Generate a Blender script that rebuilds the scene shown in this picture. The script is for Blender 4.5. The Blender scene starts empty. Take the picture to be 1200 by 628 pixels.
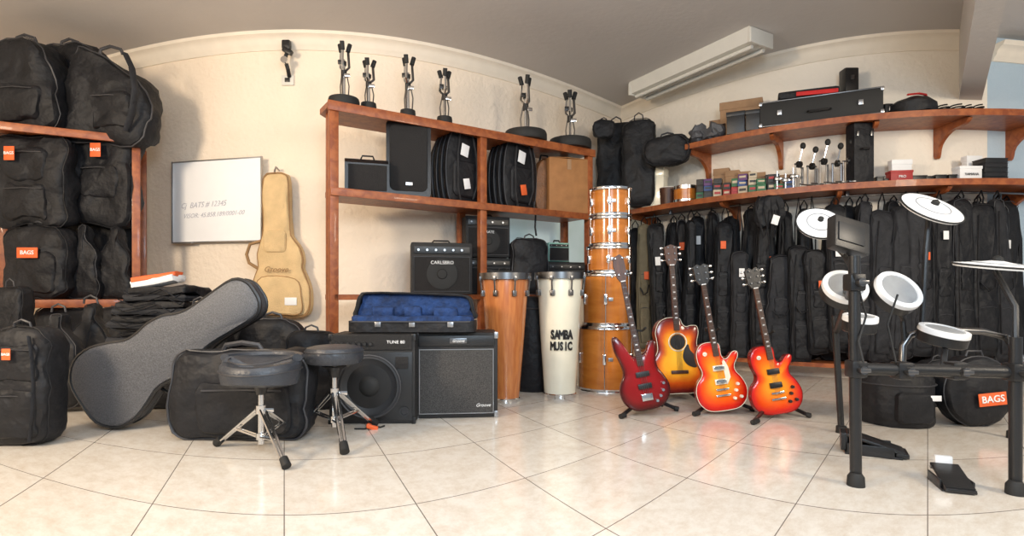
import bpy,bmesh,math,random
from mathutils import Vector,Matrix,noise
random.seed(7)
sc=bpy.context.scene
F=660.;E=.74;HY=345.;PI=math.pi
def V(px,py,z): return Vector(((px-600)*z/F,z,E+(HY-py)*z/F))
def zf(py): return F*E/(py-HY)
def pyh(h,z): return HY-(h-E)*F/z
rad=math.radians
# ---------------- materials
def nt(name):
    m=bpy.data.materials.new(name); m.use_nodes=True; n=m.node_tree; return m,n,n.nodes['Principled BSDF']
def mat(name,col,rough=.5,metal=0,bump=0,bscale=60,var=.15,vscale=10,coat=0,bd=.02,spec=.5):
    m,n,b=nt(name); N=n.nodes; L=n.links
    b.inputs['Roughness'].default_value=rough; b.inputs['Metallic'].default_value=metal; b.inputs['Specular IOR Level'].default_value=spec
    if coat: b.inputs['Coat Weight'].default_value=coat; b.inputs['Coat Roughness'].default_value=.05
    tc=N.new('ShaderNodeTexCoord'); no=N.new('ShaderNodeTexNoise'); no.inputs['Scale'].default_value=vscale; no.inputs['Detail'].default_value=4
    L.new(tc.outputs['Object'],no.inputs['Vector'])
    r=N.new('ShaderNodeValToRGB'); r.color_ramp.elements[0].position=.3; r.color_ramp.elements[1].position=.7
    r.color_ramp.elements[0].color=(*[c*(1-var) for c in col],1); r.color_ramp.elements[1].color=(*[min(1,c*(1+var)) for c in col],1)
    L.new(no.outputs['Fac'],r.inputs['Fac']); L.new(r.outputs['Color'],b.inputs['Base Color'])
    if bump:
        n2=N.new('ShaderNodeTexNoise'); n2.inputs['Scale'].default_value=bscale; n2.inputs['Detail'].default_value=3
        L.new(tc.outputs['Object'],n2.inputs['Vector']); bp=N.new('ShaderNodeBump'); bp.inputs['Strength'].default_value=bump; bp.inputs['Distance'].default_value=bd
        L.new(n2.outputs['Fac'],bp.inputs['Height']); L.new(bp.outputs['Normal'],b.inputs['Normal'])
    return m
def wood(name,c1,c2,st=(2,2,30),rough=.4,coat=.2,sc_=3):
    m,n,b=nt(name); N=n.nodes; L=n.links
    b.inputs['Roughness'].default_value=rough; b.inputs['Coat Weight'].default_value=coat
    tc=N.new('ShaderNodeTexCoord'); mp=N.new('ShaderNodeMapping'); mp.inputs['Scale'].default_value=st
    no=N.new('ShaderNodeTexNoise'); no.inputs['Scale'].default_value=sc_; no.inputs['Detail'].default_value=6; no.inputs['Distortion'].default_value=.6
    r=N.new('ShaderNodeValToRGB'); r.color_ramp.elements[0].position=.35; r.color_ramp.elements[1].position=.65
    r.color_ramp.elements[0].color=(*c1,1); r.color_ramp.elements[1].color=(*c2,1)
    L.new(tc.outputs['Object'],mp.inputs['Vector']); L.new(mp.outputs['Vector'],no.inputs['Vector']); L.new(no.outputs['Fac'],r.inputs['Fac']); L.new(r.outputs['Color'],b.inputs['Base Color'])
    return m
def burst(name,stops):
    m,n,b=nt(name); N=n.nodes; L=n.links
    b.inputs['Roughness'].default_value=.2; b.inputs['Coat Weight'].default_value=.2; b.inputs['Coat Roughness'].default_value=.08; b.inputs['Specular IOR Level'].default_value=.35
    a=N.new('ShaderNodeAttribute'); a.attribute_name='burst'
    tc=N.new('ShaderNodeTexCoord'); no=N.new('ShaderNodeTexNoise'); no.inputs['Scale'].default_value=25
    L.new(tc.outputs['Object'],no.inputs['Vector'])
    ad=N.new('ShaderNodeMath'); ad.operation='MULTIPLY_ADD'; ad.inputs[1].default_value=.08; L.new(no.outputs['Fac'],ad.inputs[0]); L.new(a.outputs['Fac'],ad.inputs[2])
    r=N.new('ShaderNodeValToRGB'); e=r.color_ramp.elements
    e[0].position=stops[0][0]; e[0].color=(*stops[0][1],1); e[1].position=stops[-1][0]; e[1].color=(*stops[-1][1],1)
    for p,c in stops[1:-1]:
        k=e.new(p); k.color=(*c,1)
    L.new(ad.outputs[0],r.inputs['Fac']); L.new(r.outputs['Color'],b.inputs['Base Color']); return m
BLK=mat('black_fabric',(.0095,.010,.0125),.6,bump=.6,bscale=9,var=.3,bd=.04,spec=.35)
BLK2=mat('charcoal_fabric',(.019,.02,.024),.7,bump=.6,bscale=12,var=.3,bd=.03,spec=.35)
ZIP=mat('zipper_grey',(.04,.04,.045),.5)
PLA=mat('black_plastic',(.012,.012,.013),.35,bump=.1,bscale=200)
SEAT=mat('seat_vinyl',(.035,.04,.05),.4,bump=.2,bscale=60)
TOL=mat('amp_tolex',(.012,.012,.013),.5,bump=.4,bscale=250)
GRL=mat('dark_grille',(.026,.026,.028),.6,bump=.8,bscale=400,var=.5,vscale=300)
GRG=mat('speckled_grille_cloth',(.085,.083,.083),.8,bump=.8,bscale=400,var=.8,vscale=250)
CONE=mat('speaker_paper',(.022,.023,.026),.5,var=.1)
CHR=mat('chrome',(.72,.72,.72),.14,1,var=.03)
STL=mat('brushed_aluminium',(.42,.42,.43),.35,1,var=.05)
DST=mat('dark_steel',(.2,.2,.205),.3,1,var=.05)
RUB=mat('rubber',(.012,.012,.012),.7)
WHT=mat('aged_white_paint',(.68,.66,.60),.5,var=.03)
PAPER=mat('white_paper',(.84,.85,.86),.5,var=.02)
ORG=mat('orange_patch',(.8,.13,.03),.6,var=.08)
REDC=mat('red_cloth',(.55,.015,.015),.7)
BEI=mat('beige_canvas',(.70,.50,.26),.8,bump=.4,bscale=120,var=.1)
BEI2=mat('tan_trim',(.33,.19,.08),.7)
BRN=mat('brown_leather',(.22,.09,.03),.5,bump=.3,bscale=60,var=.25)
CARD=mat('cardboard',(.33,.2,.11),.8)
CARDB=mat('brown_carton',(.33,.15,.05),.7)
BLUE=mat('blue_velvet',(.008,.035,.13),.8,bump=.6,bscale=40,var=.5,vscale=18)
GREYT=mat('grey_textured_shell',(.085,.088,.098),.4,bump=.25,bscale=160,var=.35,vscale=150)
PIPE=mat('dark_binding',(.012,.012,.013),.4)
MINT=mat('mint_vinyl',(.25,.5,.42),.5)
CREAM=mat('cream_lacquer',(.78,.74,.60),.25,coat=.4,var=.03)
HEAD=mat('drum_skin',(.7,.68,.62),.5,var=.04)
PADW=mat('pale_rubber_pad',(.85,.86,.87),.45,var=.03)
OLIVE=mat('olive_canvas',(.18,.155,.1),.8,bump=.4,bscale=40)
ORWOOD=wood('orange_varnished_wood',(.22,.052,.014),(.36,.105,.028),(3,3,3),.45,.1,sc_=6)
TIMB=wood('staved_wood',(.42,.13,.038),(.55,.2,.06),(18,18,1.2),.25,.3)
DRUMW=wood('honey_maple_lacquer',(.46,.145,.022),(.58,.205,.036),(2,2,8),.18,.3,2)
ROSE=wood('rosewood',(.045,.016,.009),(.09,.033,.016),(20,20,3),.45,0)
MAH=mat('dark_red_lacquer',(.2,.01,.008),.25,coat=.2)
BASSR=burst('bass_red_finish',[(0,(.34,.007,.009)),(.8,(.22,.004,.005)),(1.05,(.05,.002,.002))])
LPB=burst('cherry_sunburst',[(0,(1.0,.46,.025)),(.4,(1.0,.32,.016)),(.68,(.9,.12,.008)),(.92,(.65,.018,.007)),(1.0,(.48,.009,.005))])
ACB=burst('amber_sunburst',[(0,(1.0,.58,.06)),(.5,(1.0,.45,.03)),(.76,(.6,.09,.01)),(.95,(.16,.01,.006)),(1.0,(.10,.007,.005))])
def wallmat(name,c1,c2,bs=.35):
    m,n,b=nt(name); N=n.nodes; L=n.links; b.inputs['Roughness'].default_value=.85
    tc=N.new('ShaderNodeTexCoord'); no=N.new('ShaderNodeTexNoise'); no.inputs['Scale'].default_value=1.2; no.inputs['Detail'].default_value=5
    L.new(tc.outputs['Object'],no.inputs['Vector']); r=N.new('ShaderNodeValToRGB'); r.color_ramp.elements[0].color=(*c1,1); r.color_ramp.elements[1].color=(*c2,1)
    r.color_ramp.elements[0].position=.3; r.color_ramp.elements[1].position=.7
    L.new(no.outputs['Fac'],r.inputs['Fac']); L.new(r.outputs['Color'],b.inputs['Base Color'])
    n2=N.new('ShaderNodeTexNoise'); n2.inputs['Scale'].default_value=24; n2.inputs['Detail'].default_value=6; L.new(tc.outputs['Object'],n2.inputs['Vector'])
    bp=N.new('ShaderNodeBump'); bp.inputs['Strength'].default_value=bs; bp.inputs['Distance'].default_value=.02; L.new(n2.outputs['Fac'],bp.inputs['Height']); L.new(bp.outputs['Normal'],b.inputs['Normal'])
    return m
WALL=wallmat('plaster_peach',(.84,.72,.58),(.89,.78,.65),.5)
WALLR=wallmat('plaster_cream',(.84,.77,.66),(.89,.82,.72),.5)
WALLB=wallmat('plaster_blue_lit',(.42,.54,.64),(.5,.61,.7))  # blue light on the wall past the beam, mixed into its colour
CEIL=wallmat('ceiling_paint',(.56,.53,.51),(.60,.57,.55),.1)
MOULD=mat('moulding_paint',(.85,.77,.65),.6,var=.03)
m,n,b=nt('frosted_glass'); N=n.nodes; L=n.links
no=N.new('ShaderNodeTexNoise'); no.inputs['Scale'].default_value=3; tc=N.new('ShaderNodeTexCoord'); L.new(tc.outputs['Object'],no.inputs['Vector'])
r=N.new('ShaderNodeValToRGB'); r.color_ramp.elements[0].color=(.45,.62,.58,1); r.color_ramp.elements[1].color=(.72,.82,.86,1); L.new(no.outputs['Fac'],r.inputs['Fac'])
L.new(r.outputs['Color'],b.inputs['Base Color']); L.new(r.outputs['Color'],b.inputs['Emission Color']); b.inputs['Emission Strength'].default_value=.25; b.inputs['Roughness'].default_value=.3  # pane emits faintly, standing in for daylight from outside
GLASS=m
m,n,b=nt('ceramic_tiles'); N=n.nodes; L=n.links
b.inputs['Roughness'].default_value=.15; b.inputs['Specular IOR Level'].default_value=.7
uv=N.new('ShaderNodeUVMap'); uv.uv_map='UVMap'
br=N.new('ShaderNodeTexBrick'); br.offset=0; br.inputs['Scale'].default_value=1; br.inputs['Brick Width'].default_value=1; br.inputs['Row Height'].default_value=1
br.inputs['Mortar Size'].default_value=.0048; br.inputs['Mortar Smooth'].default_value=.3; br.inputs['Bias'].default_value=0
br.inputs['Color1'].default_value=(.76,.71,.64,1); br.inputs['Color2'].default_value=(.80,.76,.69,1); br.inputs['Mortar'].default_value=(.20,.17,.15,1)
L.new(uv.outputs['UV'],br.inputs['Vector'])
no=N.new('ShaderNodeTexNoise'); no.inputs['Scale'].default_value=6; no.inputs['Detail'].default_value=9; no.inputs['Roughness'].default_value=.78; L.new(uv.outputs['UV'],no.inputs['Vector'])
r=N.new('ShaderNodeValToRGB'); r.color_ramp.elements[0].position=.34; r.color_ramp.elements[1].position=.58; r.color_ramp.elements[0].color=(.84,.78,.72,1); r.color_ramp.elements[1].color=(1,1,1,1)
L.new(no.outputs['Fac'],r.inputs['Fac'])
mx=N.new('ShaderNodeMix'); mx.data_type='RGBA'; mx.blend_type='MULTIPLY'; mx.inputs[0].default_value=1
L.new(br.outputs['Color'],mx.inputs[6]); L.new(r.outputs['Color'],mx.inputs[7]); L.new(mx.outputs[2],b.inputs['Base Color'])
bp=N.new('ShaderNodeBump'); bp.invert=True; bp.inputs['Strength'].default_value=.4; bp.inputs['Distance'].default_value=.005; L.new(br.outputs['Fac'],bp.inputs['Height']); L.new(bp.outputs['Normal'],b.inputs['Normal'])
TILE=m
# ---------------- mesh builder
def rrect(w,h,r,cx=0,cz=0,n=5,base=True):
    pts=[]; z0=cz if base else cz-h/2
    for (x,z,a) in ((w/2-r,z0+r,-90),(w/2-r,z0+h-r,0),(-w/2+r,z0+h-r,90),(-w/2+r,z0+r,180)):
        for i in range(n+1):
            t=rad(a+90*i/n); pts.append((cx+x+r*math.cos(t),z+r*math.sin(t)))
    out=[]
    for i,p in enumerate(pts):
        q=pts[(i+1)%len(pts)]; out.append(p); d=math.dist(p,q); k=int(d/(max(w,h)*.08))
        for j in range(1,k): out.append((p[0]+(q[0]-p[0])*j/k,p[1]+(q[1]-p[1])*j/k))
    return out
def spl(P,n=4):
    o=[]; k=len(P)
    for i in range(k):
        a,b_,c,d=P[i-1],P[i],P[(i+1)%k],P[(i+2)%k]
        for j in range(n):
            t=j/n; o.append(tuple(.5*((2*b_[q])+(c[q]-a[q])*t+(2*a[q]-5*b_[q]+4*c[q]-d[q])*t*t+(3*b_[q]-a[q]-3*c[q]+d[q])*t**3) for q in (0,1)))
    return o
def circ(r,n=24,cx=0,cz=0,rz_=None): 
    rz_=rz_ or r
    return [(cx+r*math.cos(2*PI*i/n),cz+rz_*math.sin(2*PI*i/n)) for i in range(n)]
def frame(ax):
    ax=Vector(ax).normalized(); t=Vector((0,0,1)) if abs(ax.z)<.9 else Vector((1,0,0)); a=t.cross(ax).normalized(); return a,ax.cross(a),ax
class M:
    def __init__(s): s.v=[];s.f=[];s.a=[]
    def loft(s,rings,cap0=True,cap1=True,close=True,at=None):
        ids=[]
        for k,r_ in enumerate(rings):
            ids.append(list(range(len(s.v),len(s.v)+len(r_)))); s.v+=[Vector(p) for p in r_]; s.a+=[at[k] if at else 0]*len(r_)
        for a,b_ in zip(ids,ids[1:]):
            n_=max(len(a),len(b_))
            for i in range(n_ if close else n_-1):
                j=(i+1)%n_
                if len(a)==1: s.f.append((a[0],b_[j],b_[i]))
                elif len(b_)==1: s.f.append((a[i],a[j],b_[0]))
                else: s.f.append((a[i],a[j],b_[j],b_[i]))
        if cap0 and len(ids[0])>2: s.f.append(ids[0][::-1])
        if cap1 and len(ids[-1])>2: s.f.append(ids[-1])
        return s
    def box(s,c,d,bev=0,rot=None,cuts=0):
        bm=bmesh.new(); bmesh.ops.create_cube(bm,size=1); bmesh.ops.scale(bm,vec=d,verts=bm.verts)
        if bev: bmesh.ops.bevel(bm,geom=bm.edges,offset=bev,segments=2,affect='EDGES',profile=.6)
        if cuts: bmesh.ops.subdivide_edges(bm,edges=bm.edges,cuts=cuts,use_grid_fill=True)
        if rot: bmesh.ops.rotate(bm,cent=(0,0,0),matrix=(Matrix.Rotation(rot[2],3,'Z')@Matrix.Rotation(rot[1],3,'Y')@Matrix.Rotation(rot[0],3,'X')),verts=bm.verts)
        b0=len(s.v); bm.verts.ensure_lookup_table(); bm.verts.index_update(); s.v+=[v.co+Vector(c) for v in bm.verts]; s.a+=[0]*len(bm.verts)
        for f in bm.faces: s.f.append([v.index+b0 for v in f.verts])
        bm.free(); return s
    def lathe(s,prof,c=(0,0,0),ax=(0,0,1),seg=28):
        a,b_,x=frame(ax); c=Vector(c); R=[]
        for r_,h in prof:
            if r_<=0: R.append([c+x*h])
            else: R.append([c+x*h+a*(r_*math.cos(2*PI*i/seg))+b_*(r_*math.sin(2*PI*i/seg)) for i in range(seg)])
        return s.loft(R)
    def cyl(s,p,q,r1,r2=None,seg=12):
        p,q=Vector(p),Vector(q); r2=r1 if r2 is None else r2
        return s.lathe([(r1,0),(r2,(q-p).length)],p,q-p,seg)
    def tube(s,P,r_,seg=8,closed=False,flat=1):
        P=[Vector(p) for p in P]; R=[]; n_=len(P); up=None
        for i,p in enumerate(P):
            if closed: t=P[(i+1)%n_]-P[i-1]
            else: t=P[min(i+1,n_-1)]-P[max(i-1,0)]
            if t.length<1e-9: t=Vector((0,0,1))
            t.normalize()
            if up is None: a,b_,_=frame(t)
            else:
                a=up-t*up.dot(t)
                a=a.normalized() if a.length>1e-6 else frame(t)[0]
                b_=t.cross(a)
            up=a; R.append([p+a*(r_*math.cos(2*PI*k/seg))+b_*(r_*flat*math.sin(2*PI*k/seg)) for k in range(seg)])
        if closed: R.append(R[0]); return s.loft(R,False,False)
        return s.loft(R)
    def puff(s,o,c,prof):
        R=[];A=[]
        for k,y in prof:
            A.append(k)
            if k<=0: R.append([(c[0],y,c[1])])
            else: R.append([(c[0]+(x-c[0])*k,y,c[1]+(z-c[1])*k) for x,z in o])
        return s.loft(R,at=A)
    def plate(s,o,y0,y1,bev=0):
        return s.loft([[(x,y1,z) for x,z in o],[(x,y0,z) for x,z in o]])
    def sph(s,c,r_,seg=14):
        r_=(r_,)*3 if not hasattr(r_,'__len__') else r_; R=[]
        for i in range(9):
            t=PI*i/8; k=math.sin(t)
            R.append([(c[0],c[1],c[2]-r_[2]*math.cos(t))] if k<1e-6 else [(c[0]+r_[0]*k*math.cos(2*PI*j/seg),c[1]+r_[1]*k*math.sin(2*PI*j/seg),c[2]-r_[2]*math.cos(t)) for j in range(seg)])
        return s.loft(R)
    def wob(s,amp,f_=.06,seed=0):
        for v in s.v:
            d=noise.noise_vector(v*f_+Vector((seed,seed*.7,0)))+.4*noise.noise_vector(v*f_*2.7+Vector((seed,0,9))); v+=d*amp
        return s
def mkobj(name,mb,material,u=1,ang=38):
    me=bpy.data.meshes.new(name); me.from_pydata([v*u for v in mb.v],[],mb.f)
    at=me.attributes.new('burst','FLOAT','POINT'); at.data.foreach_set('value',[float(x) for x in mb.a])
    bm=bmesh.new(); bm.from_mesh(me); bmesh.ops.recalc_face_normals(bm,faces=bm.faces); bm.to_mesh(me); bm.free()
    me.materials.append(material); me.polygons.foreach_set('use_smooth',[True]*len(me.polygons)); me.set_sharp_from_angle(angle=rad(ang))
    o=bpy.data.objects.new(name,me); sc.collection.objects.link(o); return o
class T:
    def __init__(s,name,label,cat,px=0,py=0,z=1,rz=0,rx=0,ry=0,group=None,loc=None,u=None):
        s.e=bpy.data.objects.new(name,None); s.e.empty_display_size=.1; sc.collection.objects.link(s.e)
        s.e.location=loc if loc is not None else V(px,py,z); s.e.rotation_euler=(rx,ry,rz); s.u=u or z/F
        s.e['label']=label; s.e['category']=cat
        if group: s.e['group']=group
    def p(s,name,mb,material,label=None,par=None):
        o=mkobj(name,mb,material,s.u); o.parent=par or s.e
        if label: o['label']=label
        return o
    def loc(s,px,py,z): return (V(px,py,z)-Vector(s.e.location))/s.u
    def ft(s,px,py): return s.loc(px,py,zf(py))
    def text(s,t,x,y,z,size,material,par=None,ry=0,shear=0,sx=1,name='lettering',font_ext=.2,bold=0):
        cu=bpy.data.curves.new('t','FONT'); cu.body=t; cu.size=size*s.u; cu.align_x='CENTER'; cu.align_y='CENTER'; cu.extrude=font_ext*s.u; cu.shear=shear; cu.resolution_u=3
        if bold: cu.bevel_depth=size*s.u*bold; cu.bevel_resolution=0
        o=bpy.data.objects.new('t',cu); sc.collection.objects.link(o); bpy.context.view_layer.update()
        me=bpy.data.meshes.new_from_object(o.evaluated_get(bpy.context.evaluated_depsgraph_get())); bpy.data.objects.remove(o)
        me.materials.clear(); me.materials.append(material)
        k=bpy.data.objects.new(name,me); sc.collection.objects.link(k); k.parent=par or s.e
        k.location=Vector((x,y,z))*s.u; k.rotation_euler=(PI/2,ry,0); k.scale=(sx,1,1); return k
def struct(name,mb,material,ang=38):
    o=mkobj(name,mb,material,1,ang); o['kind']='structure'; return o
# ---------------- room
WD=4.85;PB=350;PR=1104;PC=727
CH=2.97
def wxy(q,back=None):
    z=WD/math.cos((q-(PB if (back if back is not None else q<PC) else PR))/480); return Vector(((q-600)*z/F,z))
def wcurve(q0,q1,n_=40):
    back=(q0+q1)/2<PC; return [wxy(q0+(q1-q0)*i/n_,back) for i in range(n_+1)]
def sweep(mb,P,prof):
    R=[]
    for i,p in enumerate(P):
        t=(P[min(i+1,len(P)-1)]-P[max(i-1,0)]).normalized(); nn=Vector((t.y,-t.x))
        R.append([(p.x+nn.x*o,p.y+nn.y*o,h) for o,h in prof])
    return mb.loft(R)
WP=[(0,-.02),(0,CH+.05),(-.15,CH+.05),(-.15,-.02)]
bc=wcurve(60,PC); rc=wcurve(PC,1157)
rc[0]=bc[-1].copy()
struct('wall_back',sweep(M(),bc,WP),WALL,60)
struct('wall_right',sweep(M(),rc,WP),WALLR,60)
struct('wall_side',sweep(M(),wcurve(1157,1262,10),WP),WALLB,60)
lc=[Vector((-5.3,.3)),bc[0].copy()]
struct('wall_left',sweep(M(),lc,WP),WALL)
mp_=[(-.02,CH-.13),(.012,CH-.13),(.022,CH-.115),(.03,CH-.1),(.045,CH-.085),(.05,CH-.06),(.075,CH-.035),(.1,CH-.022),(.105,CH-.01),(.12,CH+.01),(-.02,CH+.01)]
struct('trim_1',sweep(M(),bc,mp_),MOULD); struct('trim_2',sweep(M(),wcurve(PC,1128),mp_),MOULD)
struct('trim_3',sweep(M(),lc,mp_),MOULD)
struct('trim_4',sweep(M(),wcurve(1162,1262),[(o+.0,h-.08) for o,h in mp_]),MOULD)
struct('window_1',sweep(M(),wcurve(585,706,14),[(.003,1.04),(.02,1.04),(.02,1.95),(.003,1.95)]),GLASS)
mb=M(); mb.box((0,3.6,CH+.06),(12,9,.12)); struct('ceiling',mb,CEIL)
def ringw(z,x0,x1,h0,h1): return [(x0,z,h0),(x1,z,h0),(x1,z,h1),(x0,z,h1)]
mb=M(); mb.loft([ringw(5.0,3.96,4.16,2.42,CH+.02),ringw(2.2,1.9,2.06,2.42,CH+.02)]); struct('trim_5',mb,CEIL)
nx,ny=220,150; me=bpy.data.meshes.new('floor'); vs=[];fs=[];uvs=[]
for j in range(ny+1):
    y=.9+(8.2-.9)*j/ny
    for i in range(nx+1):
        x=-5.6+11.6*i/nx; vs.append((x,y,0)); th=(F*x/y)/480; r_=y*480/F; ta=th+.556
        uvs.append((r_*math.sin(ta)/.458,r_*math.cos(ta)/.458))
for j in range(ny):
    for i in range(nx):
        a=j*(nx+1)+i; fs.append((a,a+1,a+nx+2,a+nx+1))
me.from_pydata(vs,[],fs); ul=me.uv_layers.new(name='UVMap')
for lp in me.loops: ul.data[lp.index].uv=(uvs[lp.vertex_index][0]+50,uvs[lp.vertex_index][1]+50)
me.materials.append(TILE); fo=bpy.data.objects.new('floor',me); sc.collection.objects.link(fo); fo['kind']='structure'
# ---------------- soft bags
def softbag(name,label,cat,px,py,z,w,h,d,o=None,c=None,pk=(),tags=(),m=None,rz=0,ry=0,rx=0,group=None,handle=True,r=.2,wob=1.4,zipper=True,strap=False,side=1):
    m=m or BLK; t=T(name,label,cat,px,py,z,rz,rx,ry,group); o=o or rrect(w,h,r*min(w,h)); c=c or (0,h*.5); sd=random.random()*50; A=wob*min(w,h)*.035; fq=3.2/max(min(w,h),1)
    mb=M().puff(o,c,[(0,d),(.4,d),(.7,d),(.85,.98*d),(.96,.85*d),(1,.6*d),(1,.35*d),(.96,.1*d),(.9,-.0*d),(.75,-.05*d),(.6,-.07*d),(.42,-.075*d),(.25,-.08*d),(0,-.08*d)])
    mb.wob(A,fq,sd); t.p('bag_body',mb,m)
    if zipper: t.p('zipper',M().tube([(c[0]+(x-c[0])*.985,.12*d,c[1]+(zz-c[1])*.985) for x,zz in o],max(.45,w*.009),6,True).wob(A,fq,sd),ZIP if random.random()<.4 else m)
    for (x,zz,pw,ph) in pk:
        q=t.p('pocket',M().puff(rrect(pw,ph,.18*min(pw,ph),x,zz),(x,zz+ph/2),[(1,.1*d),(1,-.06*d),(.94,-.13*d),(.8,-.16*d),(.4,-.17*d),(0,-.17*d)]).wob(A*.8,fq,sd),m)
        t.p('zipper',M().tube([(x-pw*.42,-.17*d,zz+ph*.86),(x,-.2*d,zz+ph*.88),(x+pw*.42,-.17*d,zz+ph*.86)],max(.4,w*.008),5),ZIP,par=q)
    for (x,zz,tw,th_,tm,tx) in tags:
        yy=-.2*d-.6-A*.7
        q=t.p('luggage_tag' if not tx else 'brand_patch',M().box((x,yy,zz),(tw,.7,th_),.2),tm,('orange' if tm is ORG else 'white')+' tag on the bag')
        if tx: t.text(tx,x,yy-.6,zz,min(th_*.55,tw*.40),PAPER if tm is ORG else PLA,par=q,bold=.015)
    if handle:
        hx=c[0]; t.p('handle',M().tube([(hx-w*.14,.3*d,h*.985),(hx-w*.12,.28*d,h*1.03+1),(hx,.26*d,h*1.05+2),(hx+w*.12,.28*d,h*1.03+1),(hx+w*.14,.3*d,h*.985)],max(.7,w*.02),6),ZIP)
    if strap:
        t.p('shoulder_strap',M().tube([(side*w*.28,-.1*d,h*.93),(side*w*.4,-.25*d,h*.75),(side*w*.46,-.32*d,h*.5),(side*w*.42,-.3*d,h*.25),(side*w*.3,-.12*d,h*.06)],w*.04,6,flat=.4),BLK2)
    return t
# ---------------- bag rack
A1=Vector(((160-600)*4.5/F,4.5)); B1=Vector(((-25-600)*4.05/F,4.05)); dr=(A1-B1); Ln=dr.length; an=math.atan2(dr.y,dr.x)
t=T('bag_rack','orange varnished wooden rack loaded with black instrument bags','rack',loc=(B1.x,B1.y,0),u=1,rz=an)
for s_,d_ in ((Ln,-.01),(Ln,.5),(.02,.5)): t.p('post',M().box((s_,d_,1.0),(.055,.06,2.0),.006),ORWOOD)
for h in (1.975,.685): t.p('shelf_board',M().box((Ln/2,.25,h),(Ln+.04,.54,.035),.005),ORWOOD)
for h in (1.96,.67): t.p('rail',M().box((Ln/2,-.045,h),(Ln+.08,.03,.06),.005),ORWOOD)
G='black bags on the wooden rack'
softbag('drum_bag','large rounded black padded bag on top of the rack','bag',18,pyh(1.995,4.25),4.22,88,108,50,o=spl([(-42,0),(40,0),(44,40),(38,80),(18,106),(-15,108),(-36,90),(-44,40)]),pk=((5,10,50,40),),group=G,wob=2)
softbag('gig_bag','bulging black gig bag with front pocket standing on the rack','bag',122,pyh(1.995,4.5),4.36,98,104,40,o=spl([(-48,0),(30,-6),(48,15),(48,50),(28,76),(-8,100),(-30,108),(-46,82),(-46,40)]),pk=((10,12,50,40),),strap=True,group=G,wob=2.2)
softbag('gig_bag','black gig bag lying behind others on the rack','bag',74,pyh(1.995,4.45),4.55,80,110,36,r=.3,group=G,wob=2)
softbag('gig_bag','wide black gig bag with orange tag hanging from the rack','bag',113,262,4.44,82,100,26,o=spl([(-39,4),(0,-3),(37,0),(40,36),(39,70),(39,99),(0,101),(-40,100),(-40,70),(-40,30)]),pk=((4,30,46,40),),tags=((6,84,12,16,ORG,'BAGS'),),group=G,handle=False,wob=2,strap=True,side=-1)
softbag('gig_bag','black gig bag with orange tag hanging from the rack','bag',30,264,4.24,88,106,26,pk=((0,8,52,40),(0,54,52,36)),tags=((-10,82,12,16,ORG,'BAGS'),),group=G,handle=False,wob=2.2,r=.15)
softbag('gig_bag','flat black bag filling the back of the rack','bag',76,pyh(.703,4.62),4.6,156,195,8,group=G,handle=False,m=BLK,r=.05,zipper=False)
softbag('gig_bag','black bag with orange label patch on the rack shelf','bag',38,pyh(.703,4.24),4.22,74,86,26,pk=((4,8,46,46),),tags=((2,54,24,12,ORG,'BAGS'),),group=G,wob=2,r=.25)
ac=lambda s: spl([(0,0),(14*s,1),(19*s,14*s),(15*s,28*s),(14*s,36*s),(16*s,46*s),(9*s,58*s),(4*s,66*s),(4*s,78*s),(-4*s,78*s),(-4*s,66*s),(-9*s,58*s),(-16*s,46*s),(-14*s,36*s),(-15*s,28*s),(-19*s,14*s),(-14*s,1)])
softbag('guitar_bag','small black guitar-shaped bag standing on rack shelf','bag',95,pyh(.703,4.4),4.36,40,78,14,o=ac(1.1),group=G,handle=False)
softbag('guitar_bag','small black guitar-shaped bag standing on rack shelf','bag',133,pyh(.703,4.45),4.42,40,78,14,o=ac(1.08),group=G,handle=False)
softbag('gig_bag','black bag slumped below the rack rail','bag',6,pyh(0,3.75),3.75,36,140,22,group=G,wob=2.2)
softbag('duffel_bag','tall black bag with orange tag standing on tiled floor','bag',16,524,zf(524),76,140,42,pk=((4,12,50,56),(4,78,50,42)),tags=((2,110,10,13,ORG,'BAGS'),),strap=True,wob=1.8,r=.28)
ga=spl([(0,0),(20,2),(27,18),(24,38),(20,50),(22,66),(14,84),(6,96),(5,112),(-5,112),(-6,96),(-14,84),(-22,66),(-20,50),(-24,38),(-27,18),(-20,2)])
softbag('guitar_bag','black acoustic guitar bag leaning under the rack','bag',102,470,3.75,60,116,20,o=[(x*1.15,y) for x,y in ga],m=BLK)
softbag('guitar_bag','black acoustic guitar bag leaning under the rack','bag',64,480,3.5,60,116,20,o=[(x*1.15,y) for x,y in ga])
softbag('gig_bag','dark bag standing upright under the rack','bag',140,458,4.3,66,98,22,m=BLK)
softbag('gig_bag','dark bag filling the space under the rack','bag',78,458,4.3,80,98,22,m=BLK)
# folded stack
z=3.62
for i in range(8):
    h=.42+i*.046; x=178+random.uniform(-7,7)
    tt=T('folded_bag','folded black fabric bag in a tall messy stack','bag',x,pyh(h,z),z,random.uniform(-.18,.18),0,random.uniform(-.05,.05),group='stack of folded black bags')
    tt.p('bag_body',M().box((0,22,4),(100-i*4,50,8.6),3.4,None,2).wob(4.5,.07,i*3),BLK if i%2 else BLK2)
    tt.p('strap',M().tube([(-40,-4,3),(-25,-8,-3),(-5,-7,1),(10,-6,6),(30,-8,-4),(38,-4,2)],1.3,6,flat=.4),BLK2)
tt=T('storage_bin','dark storage bag holding up the stack of folded bags','bag',178,pyh(0,z),z)
tt.p('bag_body',M().box((0,24,38),(88,52,76),7,None,2).wob(3,.05),BLK2); tt.p('zipper',M().tube([(-40,-4,62),(0,-5,64),(40,-4,62)],1,6),ZIP)
tt=T('folded_cloth','orange and white folded cloth on the bag stack','cloth',177,pyh(.80,z),z)
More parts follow.
